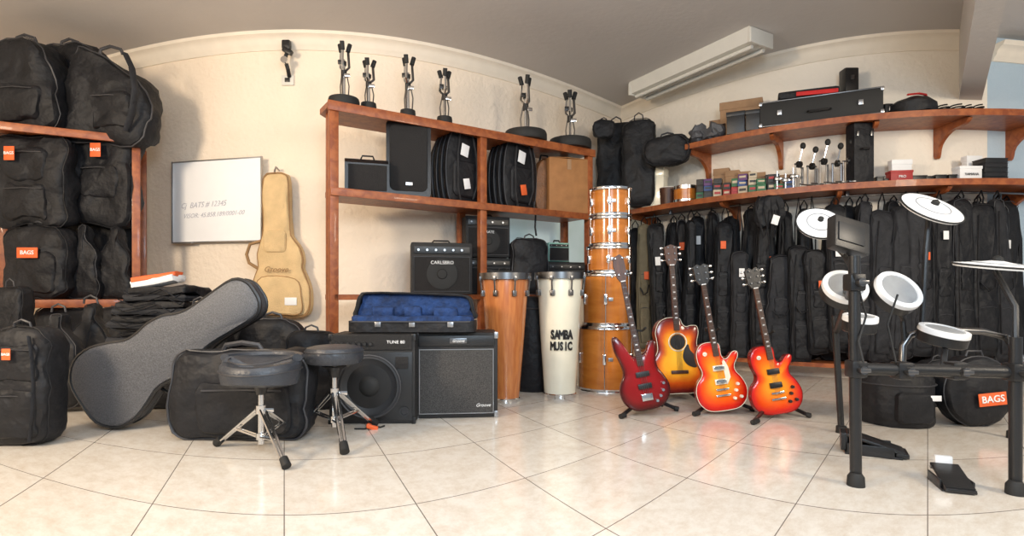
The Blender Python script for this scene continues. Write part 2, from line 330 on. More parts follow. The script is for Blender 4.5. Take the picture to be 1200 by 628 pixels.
tt.p('cloth',M().box((0,15,4),(52,28,9),3,(0,rad(-9),0),2).wob(3,.1),PAPER); tt.p('stripe',M().box((0,13,9),(50,22,6),2,(0,rad(-9),0),2).wob(3,.1,3),ORG,'orange folded layer')
# grey hard case
oc=spl([(0,0),(28,3),(46,20),(49,42),(42,64),(34,82),(33,98),(36,116),(34,136),(27,152),(24,170),(25,200),(25,228),(14,240),(0,242),(-14,240),(-25,228),(-25,200),(-24,170),(-27,152),(-34,136),(-36,116),(-33,98),(-34,82),(-42,64),(-49,42),(-46,20),(-28,3)],3)
t=T('guitar_case','grey textured hard guitar case leaning diagonally on bags','guitar case',94,473,3.05,ry=rad(57),rx=0)
t.p('shell',M().puff(oc,(0,110),[(0,26),(.9,26),(.98,24),(1,20),(1,5),(.985,1),(.95,-1),(.5,-2),(0,-2)]),GREYT)
t.p('binding',M().tube([(x,3,z) for x,z in oc],2.6,6,True),PIPE); t.p('binding',M().tube([(x,22,z) for x,z in oc],1.8,6,True),PIPE)
for zz,s_ in ((30,-48.5),(125,-37),(190,-26)): t.p('latch',M().box((s_,13,zz),(3,7,9),.8),STL)
t.p('handle',M().tube([(35,13,82),(43,13,86),(43,13,102),(35,13,106)],2,8),PLA)
softbag('duffel_bag','large black padded bag lying on tiled floor','bag',277,518,zf(518),162,108,54,pk=((10,10,110,60),),r=.2,wob=1.6)
softbag('gig_bag','black gig bag leaning against the wall','bag',316,470,3.75,80,97,28,o=spl([(-40,0),(40,0),(41,50),(36,80),(15,96),(-15,97),(-36,82),(-41,50)]),m=BLK,wob=1.8)
softbag('gig_bag','black soft bag piled beside the wall','bag',262,470,3.95,52,122,25,r=.4,m=BLK,wob=1.8)
softbag('cajon_bag','square black padded bag standing beside the amplifier','bag',362,482,3.6,58,94,30,m=BLK)
softbag('gig_bag','arched black soft case resting behind the hard case','bag',232,pyh(0,3.5),3.5,66,128,20,r=.45,m=BLK)
# beige gig bag
ob=spl([(-19,167),(-8,171),(4,170),(9,160),(11,105),(14,94),(23,82),(27,68),(26,58),(31,45),(35,30),(34,8),(25,0),(0,1),(-26,3),(-34,12),(-35,30),(-30,48),(-26,60),(-27,75),(-22,92),(-20,110),(-21,140)],3)
t=T('guitar_gig_bag','beige canvas guitar gig bag hanging on the plaster wall','gig bag',328,372,4.72)
t.p('bag_body',M().puff(ob,(-3,66),[(0,15),(.9,15),(1,12),(1,4),(.96,0),(.85,-1.5),(.4,-2.4),(0,-2.4)]).wob(1,.05),BEI)
t.p('piping',M().tube([(-3+(x+3)*.985,1.5,66+(zz-66)*.985) for x,zz in ob],1,6,True),BEI2)
pko=spl([(-24,6),(0,4),(25,5),(26,25),(19,45),(-20,47),(-28,25)])
q=t.p('pocket',M().puff(pko,(0,25),[(1,0),(1,-3.5),(.93,-5),(.5,-5.6),(0,-5.6)]),BEI)
t.p('piping',M().tube([(x,-3.5,zz) for x,zz in pko],.6,6,True),BEI2,par=q)
t.p('pocket',M().puff(rrect(26,26,5,-5,76),(-5,89),[(1,0),(1,-3),(.9,-4.2),(0,-4.6)]),BEI)
t.p('label_patch',M().box((15,-6,19),(14,.6,9),.3),PAPER,'small white maker label')
t.text('Groove',-2,-6.4,56,9,BEI2,shear=.3)
t.p('handle',M().tube([(-24,4,90),(-36,2,86),(-40,2,74),(-37,2,64),(-28,4,58)],1.9,8),BEI2)
t.p('hook',M().tube([(-8,18,176),(-8,8,178),(-8,4,172),(-8,6,168)],1.1,6),STL)
# whiteboard
t=T('whiteboard','white dry-erase board with aluminium frame and faint handwriting','whiteboard',252,283,4.88,rz=rad(-13.5))
WB=mat('whiteboard_surface',(.93,.94,.95),.25,var=.01)
t.p('panel',M().box((0,3,48),(122,2.5,95),.3),WB)
for c,d in (((0,2,0),(124,3.4,1.2)),((0,2,96),(124,3.4,1.2)),((-61.5,2,48),(1.2,3.4,98)),((61.5,2,48),(1.2,3.4,98))): t.p('frame',M().box(c,d,.3),STL)
INK=mat('marker_ink',(.48,.49,.55),.7)
t.text('Cj  BATS # 12345',-18,1.4,44,9,INK,shear=.35,ry=rad(-1.5),font_ext=.05,sx=.95); t.text('VISOR: 45.858.189/0001-00',-4,1.4,32,7.5,INK,shear=.35,ry=rad(-1.5),font_ext=.05)
t.p('pen_tray',M().box((-42,-1,-1),(24,4,1.2),.3),STL)
z=4.8
t=T('wall_outlet','small white wall outlet plate','outlet',335,98,z); t.p('plate',M().box((0,6,6),(15,3,12),1),WHT); t.p('socket',M().box((0,4.2,6),(6,1.5,5),.5),PLA)
t=T('wall_mount_bracket','black articulated microphone clamp fixed to the wall','clamp',335,90,z-.04)
t.p('arm',M().tube([(0,10,4),(1,4,10),(-2,2,22),(1,3,32)],2.4,8),PLA); t.p('clamp',M().box((0,2,38),(10,7,11),2).box((2,0,30),(12,6,6),1.5,(0,.5,0)),PLA); t.p('knob',M().lathe([(4,0),(4,4),(0,4)],(0,-2,18),(0,-1,0)),CHR)
# ---------------- centre shelf unit
Ax,Ay=(392-600)*4.05/F,4.05; Bx,By=(692-600)*5.4/F,5.4
rho=math.atan2(By-Ay,Bx-Ax); RL=math.hypot(Bx-Ax,By-Ay); cc,ss=math.cos(rho),math.sin(rho)
def sR(px,d):
    k=(px-600)/F; return (k*(Ay+d*cc)-Ax+d*ss)/(cc-k*ss)
def onR(px,h,d):
    s_=sR(px,d); z=Ay+s_*ss+d*cc; return dict(px=px,py=pyh(h,z),z=z)
HT,H2,H3=2.13,1.51,.74
t=T('shelf_unit','tall orange varnished wooden shelving unit against the wall','shelf',loc=(Ax,Ay,0),u=1,rz=rho)
for s_,d_ in ((.0,.03),(.03,.2),(sR(567,0),.03),(sR(567,0),.40),(RL,.03),(RL,.40)): t.p('post',M().box((s_,d_,(HT-.04)/2),(.062,.06,HT-.04),.005),ORWOOD)
for h_,e_ in ((HT,.04),(H2,0),(H3,0)):
    pl=[(-e_,0),(RL+e_,0),(RL+e_,.43),(.14,.43),(0-e_,.24)]
    t.p('shelf_board',M().loft([[(x,y,h_-.04) for x,y in pl],[(x,y,h_) for x,y in pl]]),ORWOOD)
t.p('shelf_rail',M().box((RL/2,-.008,HT-.035),(RL+.1,.02,.07),.004),ORWOOD)
t.p('shelf_rail',M().box((RL/2,-.008,H2-.03),(RL+.06,.02,.06),.004),ORWOOD)
def drumstand(px,h,disc=18,d=.12,group='folded stands on the shelf unit'):
    k=onR(px,HT,d); t=T('drum_stand','folded chrome drum stand on a round black base','stand',group=group,rz=random.uniform(-.5,.5),**k)
    t.p('base_pad',M().lathe([(disc*.96,0),(disc,2),(disc,8),(disc*.95,11),(disc*.3,13),(0,13)]),RUB,'round black rubber base')
    t.p('post',M().cyl((0,0,10),(0,0,h*.75),1.9,1.6),CHR)
    for i in range(3):
        a=2*PI*i/3+.4; c,s_=math.cos(a),math.sin(a)
        t.p('leg',M().tube([(c*3,s_*3,h*.55),(c*6,s_*6,h*.35),(c*5,s_*5,12)],1.4,6,flat=.5),DST)
        q=t.p('basket_arm',M().tube([(0,0,h*.55),(c*6,s_*6,h*.64),(c*4.5,s_*4.5,h*.95),(c*7,s_*7,h*.97)],1.6,6),CHR if i else DST)
        t.p('rubber_tip',M().cyl((c*4.5,s_*4.5,h*.88),(c*7,s_*7,h*1.0),2.6),RUB,par=q)
    t.p('wing_nut',M().box((3.5,-2,h*.5),(8,2.4,4),.8),CHR); t.p('wing_nut',M().box((-3,-2,h*.7),(7,3,5),.8),PLA); t.p('collar',M().cyl((0,0,h*.48),(0,0,h*.58),3.4),PLA); t.p('collar',M().cyl((0,0,h*.66),(0,0,h*.72),3),PLA)
for px,h,disc in ((403,76,18),(432,62,9),(478,74,9),(521,66,9),(616,76,25),(668,68,25)): drumstand(px,h,disc)
def amp(name,label,w,h,d,k,rz=0,grill=None,text=None,cat='amplifier',speaker=True,body=None,pm=None,group=None):
    t=T(name,label,cat,rz=rz,group=group,**k); body=body or TOL
    t.p('cabinet',M().box((0,d/2,h/2),(w,d,h),min(w,h)*.04),body)
    gh=h*.66; t.p('grille',M().box((0,-.4,h*.06+gh/2),(w*.9,1.6,gh),.6),grill or GRL)
    t.p('grille_frame',M().tube([(-w*.45,-1.4,h*.06),(w*.45,-1.4,h*.06),(w*.45,-1.4,h*.06+gh),(-w*.45,-1.4,h*.06+gh)],.5,5,True),pm or ZIP)
    p_=t.p('control_panel',M().box((0,-.5,h*.85),(w*.9,1.8,h*.14),.4),pm or PLA)
    for i in range(max(4,int(w/11))): 
        x=-w*.38+w*.7*i/max(3,int(w/11)-1); t.p('knob',M().lathe([(h*.025,0),(h*.022,1.5),(0,1.5)],(x,-1.3,h*.85),(0,-1,0),10),STL,par=p_)
    if speaker: t.p('speaker_cone',M().lathe([(gh*.42,0),(gh*.45,.8),(gh*.4,1.2),(gh*.15,.4),(gh*.13,1.4),(0,1.6)],(0,-1.1,h*.06+gh/2),(0,-1,0)),RUB)
    if text: t.text(text,0,-3,h*.06+gh*.83,h*.09,PAPER)
    t.p('handle',M().tube([(-w*.15,d/2,h),(-w*.12,d/2,h+3),(w*.12,d/2,h+3),(w*.15,d/2,h)],1.1,6),PLA)
    return t
t=T('stage_monitor','low black stage monitor on the wooden shelf','speaker',rz=rho*.5,**onR(431,H2,.05))
t.p('cabinet',M().loft([[(x,0,0),(x,28,0),(x,26,34),(x,8,40),(x,0,34)] for x in (-26,24)]),PLA); t.p('grille',M().box((0,-.6,17),(44,1.6,30),.6),GRL); t.p('handle',M().tube([(-8,8,39),(-6,4,43),(6,4,43),(8,8,39)],1,6),PLA)
t=T('loudspeaker','tall black plastic loudspeaker with curved grille','speaker',rz=rho*.5,**onR(479,H2,.05))
t.p('cabinet',M().loft([[(-24,0,0),(24,0,0),(20,38,0),(-20,38,0)],[(-26,0,4),(26,0,4),(20,40,4),(-20,40,4)],[(-26,0,84),(26,0,84),(18,38,84),(-18,38,84)],[(-21,3,92),(21,3,92),(14,34,92),(-14,34,92)]]),PLA)
t.p('grille',M().puff(rrect(44,78,7,0,6),(0,44),[(1,1),(1,-1),(.94,-2.5),(.5,-4),(0,-4)]),GRL); t.p('logo_badge',M().box((0,-4.4,14),(8,.6,4),.2),STL)
cyo=lambda w,h: spl([(-w*.36,0),(0,-1),(w*.36,0),(w*.48,h*.2),(w*.5,h*.5),(w*.42,h*.78),(w*.2,h*.97),(-w*.2,h*.97),(-w*.42,h*.78),(-w*.5,h*.5),(-w*.48,h*.2)])
for gpx,H_ in ((545,92),(611,90)):
    k0=onR(gpx,H2,.115); ang_=rad(44); st_=.066
    for i in range(4):
        last=i==3; n_=3-i; P0=V(k0['px'],k0['py'],k0['z'])+Vector((-math.sin(ang_),math.cos(ang_),0))*st_*n_
        w_=54; h_=H_-n_*1.5
        t=T('backpack','round-topped black cymbal backpack with hanging straps and tags' if last else 'round-topped black cymbal backpack packed upright on shelf','bag',z=k0['z'],loc=P0,rz=ang_,group='black cymbal backpacks on the shelf')
        o=cyo(w_,h_); sd=random.random()*40
        t.p('bag_body',M().puff(o,(0,h_*.48),[(0,8),(.8,8),(.97,7),(1,5),(1,2.5),(.95,.4),(.8,-.8),(.5,-1.6),(0,-1.8)]).wob(.8,.06,sd),BLK)
        t.p('zipper',M().tube([((x)*.985,1.4,h_*.48+(zz-h_*.48)*.985) for x,zz in o],.7,6,True),ZIP)
        t.p('shoulder_strap',M().tube([(-9,-2,h_*.9),(-14,-4,h_*.6),(-15,-5,h_*.2),(-10,-4,2)],1.8,6,flat=.4),BLK2)
        t.p('shoulder_strap',M().tube([(9,-2,h_*.9),(14,-4,h_*.6),(14,-5,h_*.25),(9,-3,h_*.06)],1.8,6,flat=.4),BLK2)
        if last:
            t.p('pocket',M().puff(rrect(38,42,7,0,7),(0,28),[(1,1),(1,-2.5),(.92,-4),(0,-4.4)]),BLK)
            t.p('luggage_tag',M().box((-4,-4.8,h_*.66),(11,.7,14),.2,(0,.2,0)),PAPER,'white paper tag'); t.p('luggage_tag',M().box((-2,-6,h_*.24),(9,.7,12),.2,(0,-.2,0)),ORG if gpx>600 else PAPER,'dangling tag')
            t.p('hanging_strap',M().tube([(16,-3,10),(19,-5,-4),(17,-6,-20),(20,-5,-30)],1.5,6,flat=.4),BLK2)
t=T('brown_box','plain brown cardboard box with folded flaps on shelf','box',rz=rho*.5,**onR(667,H2,.06))
t.p('box_body',M().box((0,14,32),(50,28,64),1,None,0),CARDB); t.p('flap',M().box((-12.5,14,64.6),(25,28,.8),.2,(0,rad(-3),0)),CARDB); t.p('flap',M().box((12.5,14,64.6),(25,28,.8),.2,(0,rad(2),0)),CARDB); t.p('tape',M().box((0,-.4,57),(5,.4,12),.1),CARD)
t=T('leather_satchel','curved brown soft case standing behind the box','bag',rz=rho*.6,**onR(640,H2,.2)); t.p('bag_body',M().puff(spl([(-10,0),(8,0),(13,20),(13,50),(6,64),(-6,62),(-13,45),(-14,15)]),(0,32),[(0,14),(.9,14),(1,10),(1,3),(.93,0),(.5,-1.5),(0,-2)]).wob(1,.05,4),BRN); t.p('handle',M().tube([(-6,6,62),(-4,6,69),(4,6,69),(6,6,62)],1.2,6),PLA)
amp('guitar_amplifier','black practice amplifier with white logo on wooden shelf',72,61,30,onR(518,H3,.05),rho*.35,text='CARLSBRO')
amp('speaker_cabinet','black speaker cabinet underneath another amplifier',54,43,26,dict(px=574,py=pyh(H3,4.95),z=4.95),rho*.5)
amp('guitar_amplifier','black combo amplifier with metal corners on shelf',54,48,26,dict(px=572,py=pyh(H3+43*4.95/F+.005,4.95),z=4.95),rho*.5,text='CRATE')
softbag('amp_bag','black padded bag standing on the lower shelf','bag',622,pyh(H3,4.98),4.98,44,66,22,rz=rho*.5,m=BLK)
amp('mini_amplifier','small black amplifier with pale screen front',30,24,16,dict(px=590,py=pyh(.765,4.5),z=4.5),.1,grill=PAPER,speaker=False,text='')
t=T('drum_bag','round black drum bag standing behind the conga drums','bag',625,pyh(0,4.4),4.4); t.p('bag_body',M().lathe([(0,0),(22,0),(24,3),(24,50),(24,104),(21,108),(0,109)]).wob(1,.05),BLK); t.p('zipper',M().lathe([(24.6,94),(25.4,95),(24.6,96)]),ZIP)
amp('mini_amplifier','small mint-coloured amplifier standing on a larger one',26,22,16,dict(px=655,py=pyh(H3+38*5.25/F+.005,5.25),z=5.25),rho*.5,body=MINT,speaker=False)
amp('guitar_amplifier','black amplifier on the lower shelf beside drums',48,38,22,dict(px=664,py=pyh(H3,5.25),z=5.25),rho*.5)
# ---------------- floor amps
TA=.515
z=zf(497); hh=TA/(z/F)
t=T('bass_amplifier','black bass combo amplifier with large round speaker','amplifier',436,497,z,rz=.03)
t.p('cabinet',M().box((0,32,hh/2),(101,64,hh-1),3),TOL)
t.p('baffle',M().box((0,-.5,hh*.42),(94,2,hh*.76),1),PLA)
q=t.p('control_panel',M().box((0,-1,hh*.905),(94,2.5,hh*.16),.8),GRL)
sp=t.p('speaker_cone',M().lathe([(36,0),(36,3),(33,3.4),(30,1),(15,-1.5),(13,-1.5),(9,1.6),(0,3)],(-3,-1.2,hh*.42),(0,-1,0),40),CONE)
t.p('speaker_ring',M().tube([(-3+36.5*math.cos(a*PI/18),-4,hh*.42+36.5*math.sin(a*PI/18)) for a in range(36)],1.3,6,True),ZIP,par=sp)
t.p('dust_cap',M().lathe([(12,0),(10,2.5),(5,4),(0,4.4)],(-3,-1.5,hh*.42),(0,-1,0),24),RUB,par=sp)
t.p('tweeter',M().box((35,-2,hh*.68),(15,2,14),1).box((35,-3.2,hh*.68),(10,1,4),.4),GRL)
t.p('port',M().lathe([(6,0),(6,1),(4,1),(3.5,-1),(0,-1)],(38,-2,15),(0,-1,0)),CONE)
for i in range(7): t.p('knob',M().lathe([(2.2,0),(1.9,2.5),(0,2.5)],(-40+i*6.5,-2.4,hh*.89),(0,-1,0),10),DST,par=q)
t.text('TUNE 80',28,-2.5,hh*.91,5,PAPER,sx=1.1)
for sx in (-1,1):
    for zz in (4,hh-4): t.p('corner_guard',M().box((sx*48.5,2,zz),(5,6,8),1.2),PLA)
zt=zf(503); t=T('cable_tie','small orange rubber cable tie on the tiles','tie',436,503,zt,rz=.2); t.p('tie',M().box((0,0,2.5),(14,7,5),1.5,(0,rad(20),0),1).wob(1,.2),ORG); t.p('cable',M().tube([(-20,2,1.2),(-8,-1,1.2),(0,0,5),(9,3,1.2),(14,10,1.2)],1,6),RUB)
z=zf(490); hh=TA/(z/F)
t=T('guitar_amplifier','black guitar combo amplifier with speckled grille cloth','amplifier',535,490,z,rz=.1)
t.p('cabinet',M().box((0,30,hh/2),(97,60,hh-1),3),TOL)
t.p('grille',M().box((0,-.4,hh*.43),(86,2,hh*.74),.8),GRG)
t.p('grille_frame',M().tube([(-43,-1.6,hh*.06),(43,-1.6,hh*.06),(43,-1.6,hh*.80),(-43,-1.6,hh*.80)],.9,5,True),STL)
q=t.p('control_panel',M().box((0,-1,hh*.9),(88,2.5,hh*.12),.8),PLA)
bd_=t.p('logo_badge',M().box((2,-2.6,hh*.9),(20,1,6),.4),DST); t.text('Groove',2,-3.4,hh*.9,4.5,PAPER,shear=.4,par=bd_); t.text('Groove',31,-2,hh*.15,5.5,PAPER,shear=.4)
for sx in (-1,1):
    for zz in (4,hh-4): t.p('corner_guard',M().box((sx*46.5,2,zz),(5,6,8),1.2),STL)
# open case
z=3.3
t=T('trombone_case','open black instrument case lined with blue velvet','instrument case',483,pyh(TA+.004,z),z)
ot=spl([(-72,0),(-30,-1),(30,-1),(68,0),(73,10),(70,34),(30,44),(-30,44),(-66,40),(-74,20)])
t.p('tray',M().loft([[(x,y,0) for x,y in ot],[(x,y,13) for x,y in ot],[(x*.95,22+(y-22)*.9,13) for x,y in ot],[(x*.95,22+(y-22)*.9,6) for x,y in ot]]),BLK)
t.p('lining',M().loft([[(x*.96,22+(y-22)*.92,10) for x,y in ot],[(x*.95,22+(y-22)*.92,16.5) for x,y in ot],[(x*.9,22+(y-22)*.8,18.5) for x,y in ot],[(x*.7,22+(y-22)*.5,17) for x,y in ot]]).wob(2.5,.1),BLUE)
for x_,w_ in ((-40,26),(-4,22),(36,30)): t.p('padded_divider',M().box((x_,30,22),(w_,12,14),4,None,1).wob(2,.1,x_),BLUE)
o2=spl([(-74,13),(0,12),(66,13),(69,25),(64,40),(50,44),(0,46),(-60,47),(-72,44),(-77,30)])
t.p('lid',M().puff(o2,(-4,30),[(0,66),(1,66),(1.03,55),(1.02,44),(.95,44),(.94,60),(0,60)]),BLK)
t.p('lid_lining',M().puff(o2,(-4,30),[(.95,48),(.93,50),(.8,55),(.6,57),(.3,57),(0,57)]).wob(2.5,.12),BLUE)
t.p('lid_lip',M().tube([(-4+(x+4)*.97,43.5,30+(zz-30)*.95) for x,zz in o2],1.5,6,True).wob(.5,.1),BLK,'black fabric lip')
for x in (-40,0,45): t.p('latch',M().box((x,-1.5,9),(7,2,6),.6),STL)
t.p('zipper',M().tube([(-72,-1,12),(0,-2,12),(68,-1,12)],1,6),ZIP)
# ---------------- thrones
def throne(px,py,sh,sr,feet,label,saddle):
    z=zf(py); t=T('drum_throne',label,'stool',px,py,z)
    if saddle:
        mb=M().lathe([(0,sh-22),(sr*.75,sh-22),(sr*.95,sh-18),(sr,sh-11),(sr*.99,sh-4),(sr*.92,sh),(sr*.78,sh+1),(sr*.5,sh-4),(0,sh-6)],seg=40)
        for v in mb.v:
            v.x*=1.05; k_=(v.x/sr)**2; v.z+= k_*4 + (5 if v.y>0 else -1) - (8*k_ if v.z<sh-14 else 0)
        st=t.p('seat',mb,SEAT)
        t.p('seat_panel',M().tube([(sr*.82*math.cos(a),sr*.76*math.sin(a),sh+2.5+(math.cos(a)**2)*4) for a in [PI*i/18 for i in range(36)]],.8,6,True),ZIP,par=st)
        t.p('backrest',M().tube([(sr*.99*math.cos(a),sr*.94*math.sin(a),sh+7) for a in [PI*i/14 for i in range(15)]],6,8,flat=.8),SEAT)
        t.p('seat_piping',M().tube([(sr*1.06*math.cos(a),sr*1.0*math.sin(a),sh-9+(math.cos(a)**2)*3) for a in [PI*i/18 for i in range(36)]],.8,6,True),ZIP)
    else:
        t.p('seat',M().lathe([(0,sh-20),(sr*.9,sh-19),(sr,sh-14),(sr*1.01,sh-9),(sr,sh-4),(sr*.94,sh-1),(sr*.7,sh+1),(0,sh+1.5)],seg=40),SEAT)
        t.p('seat_piping',M().tube([(sr*1.01*math.cos(a),sr*1.01*math.sin(a),sh-5) for a in [PI*i/18 for i in range(36)]],.8,6,True),ZIP)
    t.p('post',M().cyl((0,0,14),(0,0,sh-20),3.6,3.2),CHR); t.p('collar',M().cyl((0,0,sh*.46),(0,0,sh*.55),6),CHR); t.p('collar',M().cyl((0,0,sh*.18),(0,0,sh*.25),5.5),CHR)
    t.p('wing_bolt',M().box((10,-2,sh*.5),(12,2.4,5),1),CHR); t.p('seat_bracket',M().lathe([(14,sh-23),(8,sh-27),(5,sh-36),(0,sh-36)]),PLA)
    for fx,fy in feet:
        f=t.ft(fx,fy); d=Vector((f.x,f.y,0)); dn=d.normalized(); pn=Vector((-dn.y,dn.x,0))*3.2
        top=Vector((0,0,sh*.5))+dn*5; ft=d*.95+Vector((0,0,5))
        q=t.p('leg',M().tube([top+pn,ft+pn*.6],1.8,6).tube([top-pn,ft-pn*.6],1.8,6),CHR)
        m_=top.lerp(ft,.55); t.p('strut',M().tube([Vector((0,0,sh*.21))+dn*5+pn*.8,m_+pn*.8],1.3,6).tube([Vector((0,0,sh*.21))+dn*5-pn*.8,m_-pn*.8],1.3,6),CHR,par=q)
        t.p('foot',M().cyl(d*.88+Vector((0,0,11)),d*1.0+Vector((0,0,4)),4.6,5.2),RUB,par=q)
throne(306,534,108,43,((254,523),(336,551),(350,510)),'dark grey saddle-shaped drum throne on chrome tripod',True)
throne(392,514,108,33,((350,504),(404,534),(440,500)),'round dark cushioned drum stool on chrome tripod',False)
# ---------------- timbas
def timba(px,pyf,rt,rb,h,label,m,nl=8):
    z=zf(pyf)+.1; pyc=pyh(0,z); t=T('timbal_drum',label,'drum',px,pyc,z)
    t.p('shell',M().lathe([(rb*.9,0),(rb,1),(rb+(rt-rb)*.48,h*.5),(rt-1.5,h-4),(rt-2,h-1)],seg=40),m)
    t.p('bottom_hoop',M().lathe([(rb*.95,0),(rb+1.2,0),(rb+1.4,4),(rb+.6,5)],seg=40),CHR)
    t.p('drum_head',M().lathe([(rt,h-3),(rt,h),(rt*.95,h+1),(0,h+1)],seg=40),HEAD)
    t.p('top_hoop',M().lathe([(rt+.5,h-6),(rt+1.8,h-6),(rt+1.8,h+1.5),(rt+.5,h+1.5)],seg=40),DST)
    for i in range(nl):
        a=2*PI*(i+.5)/nl; c,s_=math.cos(a),math.sin(a); r2=rt-(rt-rb)*18/h
        t.p('tension_lug',M().cyl((c*(rt+2),s_*(rt+2),h-4),(c*(r2+1.5),s_*(r2+1.5),h-22),1.1,seg=6).box((c*(r2),s_*(r2),h-22),(5,5,7),1.2,(0,0,a)).box((c*(rt+1.8),s_*(rt+1.8),h-5),(2.8,4.4,5),.6,(0,0,a)),DST)
    return t
timba(592,473,29,16,148,'tall conical wooden timbal drum with chrome hoop',TIMB)
t=timba(656,467,28,18,143,'tall conical cream timbal drum with black lettering',CREAM)
for s_,zz in (('SAMBA',73),('MUSIC',60)):
    rr=18+10*zz/143
    for i,ch in enumerate(s_):
        a=(i-2)*.22
        o=t.text(ch,math.sin(a)*(rr+.8),-math.cos(a)*(rr+.8),zz,14 if zz>65 else 13,PLA,sx=.62,font_ext=.4,bold=.045); o.rotation_euler=(PI/2,0,a)
def tom(px,h0,h,r_,label,zc=4.45,nl=6):
    t=T('tom_drum' if h<50 else 'floor_tom',label,'drum',px,pyh(h0,zc),zc,group='stack of wooden drums')
    t.p('shell',M().lathe([(r_-1.2,1.5),(r_-1.2,h-1.5)],seg=40),DRUMW)
    t.p('drum_head',M().lathe([(r_-1,h-2),(r_-1.5,h-.8),(0,h-.8)],seg=40),HEAD)
    for zz in (0,h-3.4): t.p('hoop',M().lathe([(r_-1,zz),(r_+1,zz),(r_+.5,zz+1.7),(r_+1,zz+3.4),(r_-1,zz+3.4)],seg=40),CHR)
    for i in range(nl):
        a=2*PI*(i+.3)/nl; c,s_=math.cos(a),math.sin(a)
        t.p('lug',M().box((c*r_,s_*r_,h/2),(4,4,min(12,h*.3)),1.2,(0,0,a)).cyl((c*(r_+1.2),s_*(r_+1.2),2),(c*(r_+1.2),s_*(r_+1.2),h-2),.5,seg=6),CHR)
    t.p('badge',M().box((0,-r_+.6,h*.5),(5,.8,4),.2),STL)
uu=4.45/F; h0=0
for px,h,r_,lb in ((710,74,33,'large honey wood floor tom at bottom of drum stack'),(711,60,28,'honey wood floor tom in the stacked drums'),(714,31,26,'honey wood tom drum with chrome hoops in stack'),(715,34,24,'small honey wood tom drum in the stack'),(715,33,24,'small honey wood tom drum topping the stack')):
    tom(px,h0,h,r_,lb); h0+=h*uu+.001
# ---------------- guitars
def guitar(name,label,cat,px,py,z,ry,o,c,th,N0,N1,w0,w1,ho,bm_,side,hm,nstr,extras,frets=20):
    t=T(name,label,cat,px,py,z,0,-.1,ry)
    t.p('body',M().puff(o,c,[(0,th),(.95,th),(1,th-1),(1,1),(.985,.2),(.94,-.3),(.8,-.8),(.6,-1.2),(.3,-1.4),(0,-1.5)]),bm_)
    t.p('body_side',M().loft([[(c[0]+(x-c[0])*1.008,y,c[1]+(zz-c[1])*1.008) for x,zz in o] for y in (1.2,th-1)],False,False),side,'dark red lacquered body side')
    t.p('neck',M().loft([[(-w0,1,N0),(w0,1,N0),(w0*.6,5,N0),(-w0*.6,5,N0)],[(-w1,1,N1),(w1,1,N1),(w1*.6,4,N1),(-w1*.6,4,N1)]]),side)
    q=t.p('fretboard',M().loft([[(-w0,-3,N0-14),(w0,-3,N0-14),(w0,1,N0-14),(-w0,1,N0-14)],[(-w1,-1.5,N1),(w1,-1.5,N1),(w1,1,N1),(-w1,1,N1)]]),ROSE)
    mb=M(); mi=M()
    for i in range(frets):
        f=(1-.944**i)/(1-.944**24); zz=N1-(N1-N0+14)*f; w=w1+(w0-w1)*f; y=-1.5-1.5*f
        mb.box((0,y-.2,zz),(w*2,.4,.35))
        if i in (3,5,7,9,12,15,17): mi.box((0,y-.2,zz+1.8),(w*.9,.4,1.6))
    t.p('frets',mb,DST,par=q); t.p('inlays',mi,PAPER,par=q)
    hd=t.p('headstock',M().plate(ho,-1.5,2.5),hm); hz=max(p[1] for p in ho); hb=min(p[1] for p in ho); hw=max(abs(p[0]) for p in ho)
    t.p('nut',M().box((0,-1.6,N1),(w1*2,1,1.2)),PAPER)
    k=nstr//2; 
    for i in range(nstr):
        sd=-1 if i<k else 1; j=i%k; zz=hb+(hz-hb)*(.25+.6*j/max(1,k-1)); 
        t.p('tuning_peg',M().cyl((sd*hw*.5,-1.5,zz),(sd*hw*.5,-3.5,zz),.9,seg=8).cyl((sd*hw*.8,1,zz),(sd*(hw+3),1,zz),.6,seg=6).sph((sd*(hw+3.5),1,zz),(1.8,1.2,1.7),8),CHR,par=hd)
    for i in range(nstr):
        f=(i-(nstr-1)/2)/(nstr-1)*2
        t.p('string',M().tube([(f*w0*.85,-4.4,extras['bz']),(f*w1*.8,-2.6,N1)],.13 if nstr>4 else .2,4),DST)
    return t
lpo=spl([(0,0),(17,1.5),(27,10),(30,23),(26,35),(20,44),(20,52),(25,60),(25.5,66),(20,66.5),(13,60),(8.5,60),(6,66),(5.5,78),(-6,81),(-16,79),(-22,70),(-22,58),(-19,48),(-21,41),(-27,34),(-30,23),(-27,10),(-17,1.5)])
lph=[(-4.5,150),(-8,156),(-9,172),(-4,175),(0,172.5),(4,175),(9,172),(8,156),(4.5,150)]
